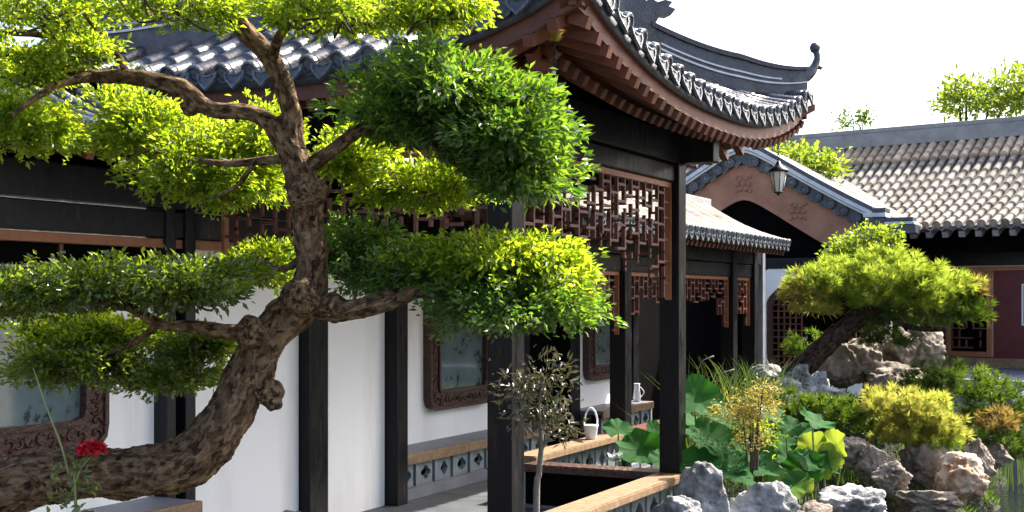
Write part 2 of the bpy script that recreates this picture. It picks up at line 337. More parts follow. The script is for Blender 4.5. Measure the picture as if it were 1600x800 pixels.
# ------------------------------------------------------------------ lattice, railing, tile builders
def lattice(parent, x0, x1, y, ztop, depth_mid, depth_leg, legw, pitch=.15, t=.021, axis='x', seed=1, rng_drop=.12, name='lattice'):
    """carved hanging fret: frame + bars, all in the local x-z plane at y (or y-z plane at x=y)."""
    r = random.Random(seed)
    def pt(u, z): return (u, y, z) if axis == 'x' else (y, u, z)
    fr = []
    def bx(u0, u1, za, zb, w=.05):
        if axis == 'x': fr.append(boxvf(u0, u1, y-w/2, y+w/2, za, zb))
        else: fr.append(boxvf(y-w/2, y+w/2, u0, u1, za, zb))
    bx(x0, x1, ztop-.045, ztop)
    bx(x0, x0+.03, ztop-depth_leg, ztop-.048); bx(x1-.03, x1, ztop-depth_leg, ztop-.048)
    v, f = merge(*fr); lat = link(name, pydata(name, v, f), M['strip'], parent)
    n = max(4, int(round((x1-x0)/pitch))); p = (x1-x0)/n
    def depth(u):
        e = min(u-x0, x1-u)
        if e < legw*.45: return depth_leg*.97
        if e < legw: return depth_leg*.72
        if e < legw*2.0: return (depth_leg*.5+depth_mid*.5)
        return depth_mid*(1 + .12*math.cos((u-x0)/(x1-x0)*6*math.pi))
    ch = pitch*1.25
    def put(u0, z0, u1, z1):
        a = pt(u0, z0); c = pt(u1, z1)
        L = (Vector(c)-Vector(a)).length+t
        ctr = (Vector(a)+Vector(c))/2
        if axis == 'x': s = (L, .03, t) if abs(u1-u0) > abs(z1-z0) else (t, .0296, L)
        else: s = (.03, L, t) if abs(u1-u0) > abs(z1-z0) else (.0296, t, L)
        link('bar', unit_box(M['redwood']), None, lat, ctr, None, s)
    for i in range(n):
        u = x0+i*p; um = u+p/2; off = ch*.5*(i % 2)
        D = depth(um)
        zs = []; z = .10+off*.8
        while z < D+.01: zs.append(z); z += ch*(1 if r.random() > .3 else .72)
        for z in zs: put(u, ztop-z, u+p, ztop-z)
        if i > 0:                                    # upright between this column and the last
            Dv = max(depth(um), depth(um-p)); z = .045
            while z < Dv-.02:
                l = ch*(1.0 if r.random() > .35 else .6)
                l = min(l, Dv-z)
                if r.random() > rng_drop: put(u, ztop-z, u, ztop-z-l)
                z += l + (ch*.5 if r.random() < .4 else 0)
    return lat

def hole_plate(w, h, t, rad, seg=24):
    """upright plate in x-z, hole given by rad(angle); thickness in y"""
    v = []; f = []
    for y in (-t/2, t/2):
        for k in range(seg):
            a = 2*math.pi*(k+.5)/seg; c, s = math.cos(a), math.sin(a)
            q = min(w/2/abs(c) if abs(c) > 1e-6 else 9e9, h/2/abs(s) if abs(s) > 1e-6 else 9e9)
            # snap to the corner nearest
            v.append((c*q, y, s*q)); rr = rad(a); v.append((c*rr, y, s*rr))
    n = seg*2
    for k in range(seg):
        k2 = (k+1) % seg
        o0, i0, o1, i1 = 2*k, 2*k+1, 2*k2, 2*k2+1
        f += [(o0, o1, i1, i0), (n+o0, n+i0, n+i1, n+o1), (o0, n+o0, n+o1, o1), (i0, i1, n+i1, n+i0)]
    return v, f
BAL = []
for rad in (lambda a: .085/max(abs(math.cos(a)), abs(math.sin(a)), (abs(math.cos(a))+abs(math.sin(a)))/1.25),
            lambda a: .060+.035*abs(math.cos(2*a)),
            lambda a: .095/(abs(math.cos(a))*1.25+abs(math.sin(a))*.85)):
    v, f = hole_plate(.25, .30, .06, rad, 32); m_ = pydata('baluster', v, f); m_.materials.append(M['ceramic']); BAL.append(m_)
def railing(parent, p, q, ztop=.44, width=.26, name='railing', dark=None, seatmat=None):
    """plank on pierced ceramic panels from p to q (local x,y), straight along x or y"""
    p = Vector((*p, 0)); q = Vector((*q, 0)); d = q-p; L = d.length; ang = math.atan2(d.y, d.x)
    bm = bmesh.new(); bmesh.ops.create_cube(bm, size=1); bmesh.ops.scale(bm, vec=(L, width, .07), verts=bm.verts[:])
    bmesh.ops.bevel(bm, geom=bm.edges[:], offset=.01, segments=2, affect='EDGES')
    mm = link(name, from_bm(name, bm), dark or M['rail'], parent, (p+q)/2+Vector((0, 0, ztop-.035)), (0, 0, ang))
    n = max(1, int(L/.33)); st = L/n
    for i in range(n):
        link('baluster', BAL[i % 3], None, mm, (-L/2+(i+.5)*st, 0, -.035-.003-.152))
        slab('spacer', M['ceramic'], mm, -L/2+(i+1)*st-.035, -L/2+(i+1)*st+.02, -.045, .045, -.34, -.039)
    slab('plinth', M['seat'], mm, -L/2, L/2, -.09, .09, -ztop+.035-.25, -.342); slab('backboard', M['dark'], mm, -L/2, L/2, .034, .05, -.34, -.04)
    return mm
v, f = lathe([(.0, .010), (.028, .012), (.042, .010), (.050, .020), (.062, .020), (.068, .010), (.068, -.02), (.0, -.02)], 18)
ENDTILE = pydata('end_tile', v, f, False); ENDTILE.materials.append(M['tile']); ENDTILE.materials.append(M['tile_face'])
for p_ in ENDTILE.polygons:
    if 18*3 <= p_.index < 18*5 or p_.index < 18: p_.material_index = 1
def drip_mesh(w, h, t, m, m2=None):
    top_ = [(-w/2+w*k/8, -.2*h*(1-(-1+k/4)**2)) for k in range(9)]
    out = top_ + [(w/2*.95, -.35*h), (w/2*.62, -.62*h), (w/2*.3, -.80*h), (0, -h), (-w/2*.3, -.80*h), (-w/2*.62, -.62*h), (-w/2*.95, -.35*h)]
    n = len(out); cz = -.48*h
    inn = [(x*.74, cz+(z-cz)*.70) for x, z in out]
    v = [(x, -t/2, z) for x, z in out]+[(x, -t/2, z) for x, z in inn]+[(x, -t*.1, cz+(z-cz)*.95) for x, z in inn]+[(x, t/2, z) for x, z in out]
    f = [tuple(2*n+k for k in range(n)), tuple(3*n+k for k in range(n-1, -1, -1))]
    for i in range(n):
        j = (i+1) % n; f += [(i, j, n+j, n+i), (n+i, n+j, 2*n+j, 2*n+i), (i, 3*n+i, 3*n+j, j)]
    me = pydata('drip_tile', v, f); me.materials.append(m); me.materials.append(m2 or M['tile']); me.polygons[0].material_index = 1
    return me
DRIP = drip_mesh(.165, .125, .02, M['tile_face'])
def tile_row_mesh(path, r, m, sides=10, pitch=.24, lip=1.10):
    P2 = []; RR = []; acc = 0; last = Vector(path[0])
    seg = [Vector(p) for p in path]
    tot = sum((seg[i+1]-seg[i]).length for i in range(len(seg)-1)); n = max(1, int(tot/pitch))
    def at(s):
        for i in range(len(seg)-1):
            l = (seg[i+1]-seg[i]).length
            if s <= l or i == len(seg)-2: return seg[i].lerp(seg[i+1], s/l if l else 0)
            s -= l
    for i in range(n):
        s0 = tot*i/n; s1 = tot*(i+1)/n
        P2 += [at(s0), at(s0+.03), at((s0+s1)/2), at(s1-.002)]; RR += [r*lip, r*lip, r, r*.97]
    v, f = sweep(P2, RR, sides, up=(0, 0, 1)); me = pydata('tile_row', v, f, True); me.materials.append(m); return me

# ------------------------------------------------------------------ the pavilion
AX, BY, OV = 3.2, 2.6, .956
pav = thing('pavilion', 'open garden pavilion with black posts, red fretwork and upswept blue-black tiled roof', 'pavilion', NEAR, ROT)
X0, X1, Y0, Y1 = -OV, AX+OV, -OV, 3.15
XC = AX/2; HX = (X1-X0)/2
def lift(x, y):
    ex = min(x-X0, X1-x); ey = min(y-Y0, Y1-y)
    def c(s, h): return .42*min(1.05, abs(s)/h)**2.5
    lx = c(x-XC, HX); yc = (Y0+Y1)/2
    ly = c(y-yc, (Y1-Y0)/2)*(1 if y < yc else .45)
    e = min(ex, ey)
    l = lx if ey < ex else ly
    if abs(ex-ey) < .25:                       # blend across the hip
        w = .5+(ex-ey)/.5; l = lx*w+ly*(1-w)
    return l*max(0, 1-e/1.25)**1.2
def roofz(x, y):
    e = max(0, min(x-X0, X1-x, y-Y0, Y1-y))
    return 3.36 + .43*e + .085*e*e + lift(x, y)
# sheet: upper surface and soffit joined into one shell
nx, ny = 46, 42; top = []; faces = []
for j in range(ny+1):
    for i in range(nx+1):
        x = X0+(X1-X0)*i/nx; y = Y0+(Y1-Y0)*j/ny; top.append((x, y, roofz(x, y)-.03))
bot = [(x, y, z-.075) for x, y, z in top]
n1 = len(top)
for j in range(ny):
    for i in range(nx):
        a = j*(nx+1)+i; faces.append((a, a+1, a+nx+2, a+nx+1)); faces.append((n1+a, n1+a+nx+1, n1+a+nx+2, n1+a+1))
for i in range(nx):
    faces.append((i, n1+i, n1+i+1, i+1)); a = ny*(nx+1)+i; faces.append((a, a+1, n1+a+1, n1+a))
for j in range(ny):
    a = j*(nx+1); c = a+nx+1; faces.append((a, c, n1+c, n1+a)); a += nx; c += nx; faces.append((a, n1+a, n1+c, c))
me = pydata('roof', top+bot, faces, True); me.materials.append(M['tile_under']); me.materials.append(M['soffit'])
for p_ in me.polygons:
    if min(p_.vertices) >= n1: p_.material_index = 1
proof = link('roof', me, None, pav)
SP = .225
def row(path_xy, outward):
    pts = [(x, y, roofz(x, y)+.018) for x, y in path_xy]
    link('tile_row', tile_row_mesh(pts, .055, M['tile']), None, proof)
    a = Vector(pts[0]); c = Vector(pts[1]); d = (a-c).normalized()
    q = d.to_track_quat('Z', 'Y')
    link('end_tile', ENDTILE, None, proof, a+d*.022, q.to_euler())
def drip(x, y, ang):
    link('drip_tile', DRIP, None, proof, (x, y, roofz(x, y)+.018), (R(-12), 0, ang))
def side(n, pos, kind):
    for i in range(n):
        s = pos[i]
        if kind == 'f': emax = min(s-X0, X1-s, (Y1-Y0)/2); path = [(s, Y0+emax*k/8) for k in range(9)]
        if kind == 'l': emax = min(s-Y0, Y1-s, 1.5); path = [(X0+emax*k/8, s) for k in range(9)]
        if kind == 'r': emax = min(s-Y0, Y1-s, 1.5); path = [(X1-emax*k/8, s) for k in range(9)]
        if emax > .12: row(path, kind)
nf = int((X1-X0-.16)/SP); fx = [XC+(i-(nf-1)/2)*SP for i in range(nf)]
nl = int((Y1-Y0-.16)/SP); fy = [(Y0+Y1)/2+(i-(nl-1)/2)*SP for i in range(nl)]
side(nf, fx, 'f'); side(nl, fy, 'l'); side(nl, fy, 'r')
for i in range(nf+1): x = fx[0]+(i-.5)*SP; drip(x, Y0-.035, 0)
for i in range(nl+1): y = fy[0]+(i-.5)*SP; drip(X0-.035, y, R(-90)); drip(X1+.035, y, R(90))
# fascia boards under the tile edge
def edge_strip(name, pts, h, t, dz, m, par):
    v = []; f = []
    for i, (x, y, nxn, nyn) in enumerate(pts):
        z = roofz(x, y)+dz
        v += [(x, y, z), (x, y, z-h), (x+nxn*t, y+nyn*t, z-h), (x+nxn*t, y+nyn*t, z)]
    for i in range(len(pts)-1):
        a = i*4; b = a+4
        for k in range(4): f.append((a+k, a+(k+1) % 4, b+(k+1) % 4, b+k))
    f += [(0, 1, 2, 3), tuple(len(v)-4+k for k in (3, 2, 1, 0))]
    return link(name, pydata(name, v, f), m, par)
K = 40
edge_strip('fascia', [(X0+(X1-X0)*k/K, Y0+.03, 0, 1) for k in range(K+1)], .10, .04, -.107, M['rafter'], proof)
edge_strip('fascia', [(X0+.03, Y0+(Y1-Y0)*k/K, 1, 0) for k in range(K+1)], .10, .04, -.107, M['rafter'], proof)
edge_strip('fascia', [(X1-.07, Y0+(Y1-Y0)*k/K, 1, 0) for k in range(K+1)], .10, .04, -.107, M['rafter'], proof)
# two tiers of rafters
def rafters(kind, e0, e1, dz0, dz1, sp, w, h):
    if kind == 'f': lo, hi = X0, X1
    else: lo, hi = Y0, Y1
    n = int((hi-lo-.1)/sp)
    for i in range(n):
        s = (lo+hi)/2+(i-(n-1)/2)*sp; lim = min(s-lo, hi-s)
        ee = min(e1, lim-.03)
        if ee-e0 < .06: continue
        g = (lambda e: (s, Y0+e)) if kind == 'f' else ((lambda e: (X0+e, s)) if kind == 'l' else (lambda e: (X1-e, s)))
        a = g(e0); c = g(ee)
        bar('rafter', M['rafter'], proof, (*a, roofz(*a)+dz0), (*c, roofz(*c)+dz1), w, h)
for kind in 'flr':
    rafters(kind, .01, .55, -.245, -.20, .15, .065, .07)
    rafters(kind, .36, 1.25, -.325, -.27, .15, .065, .07)
edge_strip('fascia', [(X0+.42+(X1-X0-.84)*k/K, Y0+.42, 0, 1) for k in range(K+1)], .05, .03, -.235, M['soffit'], proof)
edge_strip('fascia', [(X0+.42, Y0+.42+(Y1-Y0-.84)*k/K, 1, 0) for k in range(K+1)], .05, .03, -.235, M['soffit'], proof)
# corner beams
for cx, cy, sx, sy in ((X0, Y0, 1, 1), (X1, Y0, -1, 1), (X1, Y1, -1, -1), (X0, Y1, 1, -1)):
    v = []; f = []; n = 14
    for i in range(n+1):
        e = -.02+1.25*i/n; x = cx+sx*e; y = cy+sy*e; z = roofz(x, y)-.112
        dpt = .06+.13*min(1, (e+.02)/.6); nn = Vector((-sy, sx, 0))/math.sqrt(2)*.075
        v += [Vector((x, y, z))+nn, Vector((x, y, z))-nn, Vector((x, y, z-dpt))-nn, Vector((x, y, z-dpt))+nn]
    for i in range(n):
        for k in range(4): f.append((i*4+k, i*4+(k+1) % 4, i*4+4+(k+1) % 4, i*4+4+k))
    f += [(0, 1, 2, 3), tuple(n*4+k for k in (3, 2, 1, 0))]
    link('corner_beam', pydata('corner_beam', v, f), M['rafter'], proof)
    for (e, l, dz) in () if sx < 0 or sy < 0 else ((.62, .30, -.40), (.80, .30, -.48), (.95, .34, -.56)):
        x = cx+sx*e; y = cy+sy*e
        bar('bracket_block', M['rafter'], proof, (x-sx*l/2, y-sy*l/2, roofz(x, y)+dz), (x+sx*l/2, y+sy*l/2, roofz(x, y)+dz), .17, .075)
# hip ridges with mouldings, ornament and scroll finial
def hip(cx, cy, sx, sy, emax):
    n = 18
    def base(e): 
        x = cx+sx*e; y = cy+sy*e; return Vector((x, y, roofz(x, y)))
    side_ = Vector((-sy, sx, 0)).normalized()
    def ribbon(name, w, z0, z1, m, par, e0=.03, e1=emax):
        v = []; f = []
        for i in range(n+1):
            e = e0+(e1-e0)*i/n; c = base(e); k = 1-.35*max(0, 1-e/.5)
            v += [c+side_*w/2+Vector((0, 0, z0*k)), c-side_*w/2+Vector((0, 0, z0*k)), c-side_*w/2+Vector((0, 0, z1*k)), c+side_*w/2+Vector((0, 0, z1*k))]
        for i in range(n):
            for k in range(4): f.append((i*4+k, i*4+(k+1) % 4, i*4+4+(k+1) % 4, i*4+4+k))
        f += [(0, 1, 2, 3), tuple(n*4+k for k in (3, 2, 1, 0))]
        return link(name, pydata(name, v, f), m, par)
    rd = ribbon('hip_ridge', .12, -.02, .33, M['tile'], proof)
    ribbon('ridge_moulding', .155, .165, .182, M['ridge_line'], proof)
    ribbon('ridge_moulding', .150, .215, .230, M['ridge_line'], proof, .22)
    ribbon('ridge_cap', .17, .333, .375, M['tile_under'], proof)
    # scroll finial at the tip
    c = base(.02); out = Vector((-sx, -sy, 0)).normalized()
    pts = [c+Vector((0, 0, .10))-out*.10, c+Vector((0, 0, .20))+out*.04, c+Vector((0, 0, .28))+out*.10, c+Vector((0, 0, .36))+out*.125, c+Vector((0, 0, .42))+out*.10]
    sp_, sr = smooth_path(pts, [.06, .05, .036, .030, .03], 5)
    bl = lathe([(.0, -.05), (.035, -.04), (.052, 0), (.035, .04), (.0, .05)], 12); bl = ([Vector(q)+pts[-1]+Vector((0, 0, .02)) for q in bl[0]], bl[1])
    lf = sweep([pts[2], pts[2]+out*.06+Vector((0, 0, -.02)), pts[2]+out*.10+Vector((0, 0, .015))], [.028, .02, .004], 8)
    v, f = merge(sweep(sp_, sr, 10), bl, lf)
    link('finial', pydata('finial', v, f, True), M['tile'], proof)
    # beast at the head of the hip
    o = [(-.16, 0), (.10, 0), (.11, .12), (.16, .20), (.25, .19), (.30, .25), (.235, .27), (.27, .31), (.20, .325), (.13, .30), (.06, .33), (.02, .30), (-.03, .36), (-.05, .47), (-.01, .56), (.06, .585), (.0, .63), (-.09, .60), (-.14, .50), (-.15, .38), (-.19, .32), (-.17, .18)]
    v, f = extrude_outline(o, -.07, .07)
    ang = math.atan2(-sy, -sx); c = base(emax+.05)
    orn = link('ridge_beast', pydata('ridge_beast', v, f), M['tile'], proof, c+Vector((0, 0, .22)), (0, 0, ang))
    slab('beast_plinth', M['tile_under'], proof, 0, 1, 0, 1, 0, 1).parent = proof
    bo = COL.objects[-1]; bo.scale = (.30, .18, .42); bo.location = c+Vector((0, 0, .02)); bo.rotation_euler = (0, 0, ang)
    for k, (bx_, bz_) in enumerate(((.0, .62), (.07, .60))):
        pts = [c+Vector((0, 0, .22+bz_-.06))+out*(bx_), c+Vector((0, 0, .22+bz_+.08))+out*(bx_+.03), c+Vector((0, 0, .22+bz_+.16))+out*(bx_+.12)]
        a_, r_ = smooth_path(pts, [.008, .006, .004], 4); v, f = sweep(a_, r_, 6); link('whisker', pydata('whisker', v, f), M['iron'], proof)
    # studs on the flank
    return rd
for a in ((X0, Y0, 1, 1), (X1, Y0, -1, 1), (X1, Y1, -1, -1), (X0, Y1, 1, -1)): hip(*a, 1.12)
# upper gabled roof body with ridge
gx0, gx1, gy = X0+1.25, X1-1.25, (Y0+Y1)/2
v = []; f = []; n = 10
for x in (gx0, gx1):
    for k in range(n+1):
        u = -1+2*k/n; y = gy+u*(gy-Y0-1.15); e = abs(1-abs(u)); v.append((x, y, 3.36+.43*1.15+.11+.55*e**1.2+.25*e))
for k in range(n): f.append((k, k+1, n+2+k, n+1+k))
f += [tuple(range(n+1)), tuple(range(n+1, 2*n+2))[::-1]]
link('upper_roof', pydata('upper_roof', v, f), M['tile'], pav)
zr = 3.36+.43*1.15+.11+.8
beam('main_ridge', M['tile'], pav, gx0-.1, gx1+.1, gy-.08, gy+.08, zr-.05, zr+.35)

# posts and beams
PW = .185
def post(parent, x, y, z0, z1, wx=PW, wy=PW, m=None): return beam('post', m or M['lacquer'], parent, x-wx/2, x+wx/2, y-wy/2, y+wy/2, z0, z1, .012)
post(pav, 0, 0, -.8, 3.45); post(pav, AX, 0, -.8, 3.45)
beam('lower_beam', M['beam'], pav, PW/2, AX-PW/2, -.055, .055, 2.935, 3.085)
beam('upper_beam', M['beam'], pav, -.38, AX+.38, -.08, .08, 3.10, 3.36)
beam('lower_beam', M['beam'], pav, -.055, .055, PW/2, BY-.1, 2.935, 3.085)
beam('upper_beam', M['beam'], pav, -.082, .082, -.40, BY, 3.098, 3.362)
beam('lower_beam', M['beam'], pav, AX-.055, AX+.055, PW/2, BY-.1, 2.935, 3.085)
beam('upper_beam', M['beam'], pav, AX-.082, AX+.082, -.40, BY, 3.098, 3.362)
beam('purlin', M['dark'], pav, -.6, AX+.6, .02, .16, 3.40, 3.55)
beam('ceiling', M['dark'], pav, .1, AX-.1, .1, BY, 3.42, 3.46)
lattice(pav, PW/2+.004, AX-PW/2-.004, 0, 2.93, .60, 1.02, .20, seed=3)
lattice(pav, PW/2+.004, BY-.25, 0, 2.93, .55, 1.0, .20, axis='y', seed=5, pitch=.12)
lattice(pav, PW/2+.004, BY-.25, AX, 2.93, .5, 1.0, .20, axis='y', seed=6, pitch=.12)
railing(pav, (PW/2, -.02), (AX-PW/2, -.02), .40)
railing(pav, (AX, PW/2), (AX, 1.42), .40, dark=M['frame'])
# pavilion and corridor floors
WB_FLOOR = 3.3
v, f = boxvf(-.75, AX+.25, -.25, WB_FLOOR, -.9, 0); o = structure(link('pavilion_floor', pydata('pavilion_floor', v, f), M['floor'], None, NEAR, (0, 0, ROT)))
v, f = boxvf(AX+.252, 14, 1.38, BY+3, -.9, 0.002); structure(link('corridor_floor', pydata('corridor_floor', v, f), M['floor'], None, NEAR, (0, 0, ROT)))
v, f = boxvf(-8, -.752, .3, BY+.2, -.9, -.02); structure(link('side_walk_floor', pydata('side_walk_floor', v, f), M['floor'], None, NEAR, (0, 0, ROT)))

# ------------------------------------------------------------------ the white wall behind the pavilion
wal = thing('garden_wall', 'long white plastered wall with black pilasters, carved windows and built-in bench', 'wall', NEAR, ROT)
def panel(x0, x1, z0, z1, y0=BY, y1=BY+.2): 
    v, f = boxvf(x0, x1, y0, y1, z0, z1); return link('wall_panel', pydata('wall_panel', v, f), M['plaster'], wal)
def round_rect(hw, hh, r):
    def f(a):
        c, s = abs(math.cos(a)), abs(math.sin(a))
        lo, hi = 0, hw+hh
        for _ in range(30):
            m_ = (lo+hi)/2; x = m_*c; z = m_*s
            dx = max(0, x-(hw-r)); dz = max(0, z-(hh-r))
            ins = x <= hw and z <= hh and (dx*dx+dz*dz <= r*r)
            lo, hi = (m_, hi) if ins else (lo, m_)
        return lo
    return f
def ring_plate(ro, ri, t, seg=64):
    v = []; f = []; n = seg*2
    for y in (-t/2, t/2):
        for k in range(seg):
            a = 2*math.pi*(k+.5)/seg; c, s = math.cos(a), math.sin(a); v += [(c*ro(a), y, s*ro(a)), (c*ri(a), y, s*ri(a))]
    for k in range(seg):
        k2 = (k+1) % seg; o0, i0, o1, i1 = 2*k, 2*k+1, 2*k2, 2*k2+1
        f += [(o0, o1, i1, i0), (n+o0, n+i0, n+i1, n+o1), (o0, n+o0, n+o1, o1), (i0, i1, n+i1, n+i0)]
    return v, f
def carved_window(cx, z0, z1, hw, par, y=BY, fw=.20):
    cz = (z0+z1)/2; hh = (z1-z0)/2
    v, f = ring_plate(round_rect(hw, hh, .14), round_rect(hw-fw, hh-fw, .05), .10)
    w = link('window_frame', pydata('window_frame', v, f), M['frame'], par, (cx, y-.03, cz))
    v, f = ring_plate(round_rect(hw+.004, hh+.004, .145), round_rect(hw-.03, hh-.03, .12), .05); link('bead', pydata('bead', v, f), M['frame'], w, (0, -.045, 0))
    v, f = ring_plate(round_rect(hw-fw+.03, hh-fw+.03, .06), round_rect(hw-fw-.005, hh-fw-.005, .05), .05); link('bead', pydata('bead', v, f), M['frame'], w, (0, -.046, 0))
    slab('pane', M['pane'], w, -(hw-fw), hw-fw, -.012, .0, -(hh-fw), hh-fw)
    # carved scrolls round the frame
    r = random.Random(int(cx*100)+5); parts = []
    per = []
    m_ = fw/2
    for k in range(int((hh*2-fw)/.085)): per += [(-hw+m_, -hh+m_+k*.085), (hw-m_, -hh+m_+k*.085)]
    for k in range(int((hw*2-fw)/.085)): per += [(-hw+m_+k*.085, -hh+m_), (-hw+m_+k*.085, hh-m_)]
    for (sx, sz) in per:
        a0 = r.random()*6.28; rr = .05; pts = []
        for k in range(7): pts.append((sx+rr*math.cos(a0+k*.75), -.05-.008*r.random(), sz+rr*math.sin(a0+k*.75))); rr *= .83
        parts.append(sweep(pts, [.012]*6+[.006], 5))
    v, f = merge(*parts); stuff(link('carving', pydata('carving', v, f, True), M['frame'], w))
    return w
TOPZ = 2.62
# panels between pilasters (x = distance along the wall from the pavilion's front post); beyond the third pilaster the wall steps back behind a bench
WB = 3.02
panel(-7, -.45, 0, 2.25); panel(-.18, 1.26, 0, TOPZ); panel(1.54, 2.60, 0, TOPZ); panel(2.60, 6.1, 0, 3.0, WB, WB+.2); panel(7.66, 9.55, 0, 2.3, WB, WB+.2); panel(9.78, 9.95, 0, 2.3, WB, WB+.2)
panel(2.62, 2.75, 0, 2.6, BY+.02, WB)
slab('seam', M['seat'], wal, 1.612, 1.618, BY-.003, BY+.002, .02, 2.3)
slab('door_panel', M['dark'], wal, 6.1, 7.4, WB+.05, WB+.12, 0, 2.6)
slab('shade_sheet', M['dark'], wal, 9.95, 13.8, WB+.1, WB+.2, 0, 2.7)  # added near-black sheet, its colour standing in for shade behind the fretwork
for x, wx, wy, yb in ((1.40, .27, .17, BY), (2.68, .19, .20, BY), (7.5, .30, .22, WB), (6.2, .18, .16, WB), (9.66, .22, .2, WB)):
    beam('pilaster', M['lacquer'], wal, x-wx/2, x+wx/2, yb-wy+.06, yb+.08, -.02, TOPZ+.5 if x < 5 else 2.6)
beam('pilaster', M['beam'], wal, -.46, -.36, BY-.12, BY+.08, -.02, 2.9); beam('pilaster', M['beam'], wal, -.26, -.15, BY-.12, BY+.08, -.02, 2.9)
slab('recess', M['dark'], wal, -.36, -.26, BY+.02, BY+.1, 0, 2.9)
beam('wall_beam', M['beam'], wal, -8, 2.6, BY-.10, BY+.08, 2.36, 2.55); beam('wall_beam', M['beam'], wal, -8, 2.62, BY-.14, BY+.08, 2.565, 2.80)
beam('wall_beam', M['beam'], wal, 2.9, 9.6, WB-.07, WB+.1, 2.5, 2.8)
slab('gable_fill', M['dark'], wal, -8, 2.66, BY+.02, BY+.08, 2.80, 3.5)
beam('wood_fillet', M['strip'], wal, -8, 1.2, BY-.085, BY+.05, 2.285, 2.35, .006)
slab('head_panel', M['dark'], wal, -8, -.47, BY-.02, BY-.003, 2.14, 2.284)
for x in (-6.5, -4.9, -3.4, -1.36): slab('mullion', M['redwood'], wal, x-.015, x+.015, BY-.04, BY-.021, 2.1, 2.284)
carved_window(4.69, .75, 2.02, .71, wal, WB)
carved_window(8.80, .82, 2.0, .72, wal, WB)
carved_window(-1.72, .92, 2.12, .72, wal)
carved_window(-4.2, .92, 2.12, .72, wal)
def bench(x0, x1, yb=BY, zt=.5):
    bm = bmesh.new(); bmesh.ops.create_cube(bm, size=1); bmesh.ops.scale(bm, vec=(x1-x0, .42, .05), verts=bm.verts[:])
    s = link('bench_seat', from_bm('bench_seat', bm), M['seat'], wal, ((x0+x1)/2, yb-.21-.003, zt-.015))
    L = x1-x0; beam('nosing', M['rail'], s, -L/2, L/2, -.255, -.213, -.075, .028)
    n = max(1, int(L/.33)); st = L/n; hh = zt-.07-.135; k = hh/.30
    for i in range(n):
        link('bench_panel', BAL[i % 3], None, s, (-L/2+(i+.5)*st, -.17, -.077-hh/2), None, (1, 1, k)); slab('spacer', M['ceramic'], s, -L/2+(i+1)*st-.035, -L/2+(i+1)*st+.02, -.22, -.12, -.077-hh, -.04)
    slab('backing', M['dark'], s, -L/2, L/2, -.12, -.10, -.077-hh, -.03)
    slab('plinth', M['seat'], s, -L/2, L/2, -.28, .0, -zt+.02, -.08-hh)
bench(2.80, 6.05, WB, .42); bench(7.68, 9.5, WB, .46); bench(-4.5, -.48); bench(-7, -4.52)
# low side roof that runs off to the left of the pavilion
def straight_roof(parent, x0, x1, ye, yr, ze, zr_, sp, r, m, mu, mface, drips=True, sag=.12, raft=None, shared_rows=True, name='roof', flip=False, lim=400, rsp=.18, rsz=.06):
    n = 8
    def pz(k): 
        u = k/n; return ze+(zr_-ze)*(u-sag*math.sin(u*math.pi))
    def py(k): return ye+(yr-ye)*k/n
    v = []; f = []
    for x in (x0, x1):
        for k in range(n+1): v.append((x, py(k), pz(k)-.02))
        for k in range(n+1): v.append((x, py(k), pz(k)-.09))
    q = 2*(n+1)
    for k in range(n):
        f += [(k, k+1, q+k+1, q+k), (n+1+k, q+n+1+k, q+n+2+k, n+2+k), (k, n+1+k, n+2+k, k+1), (q+k, q+k+1, q+n+2+k, q+n+1+k)]
    f += [(0, q, q+n+1, n+1), (n, 2*n+1, q+2*n+1, q+n)]
    rf = link(name, pydata(name, v, f), mu, parent)
    rm = tile_row_mesh([(0, py(k), pz(k)+.02) for k in range(n+1)], r, m, lip=1.018, pitch=.36)
    cnt = int((x1-x0)/sp)
    dy = Vector((0, py(0)-py(1), pz(0)-pz(1))).normalized(); q_ = dy.to_track_quat('Z', 'Y').to_euler()
    et = ENDTILE.copy(); et.materials.clear(); et.materials.append(mface); dm = drip_mesh(sp*.74, sp*.55, .02, mface)
    for i in range(cnt):
        x = x0+(i+.5)*sp
        link('tile_row', rm, None, rf, (x, 0, 0))
        link('end_tile', et, None, rf, (x, py(0)+dy.y*.02, pz(0)+.02+dy.z*.02), q_, (r/.055,)*3)
        if drips and i: link('drip_tile', dm, None, rf, (x-sp/2, ye-.03 if yr > ye else ye+.03, pz(0)+.0), (0, 0, 0 if yr > ye else math.pi))
    if raft:
        cn = int((x1-x0)/rsp)
        k = 5; sg = 1 if yr > ye else -1
        for i in range(min(cn, 290)):
            x = x0+(i+.5)*rsp
            bar('rafter', raft, rf, (x, ye+.05*sg, pz(0)-.09-rsz*.75), (x, py(4), pz(4)-.09-rsz*.75), rsz, rsz)
    return rf
straight_roof(wal, -8, -.3, 1.82, 2.9, 2.92, 3.42, .225, .055, M['tile'], M['tile_under'], M['tile_face'], raft=M['rafter'], name='side_roof')

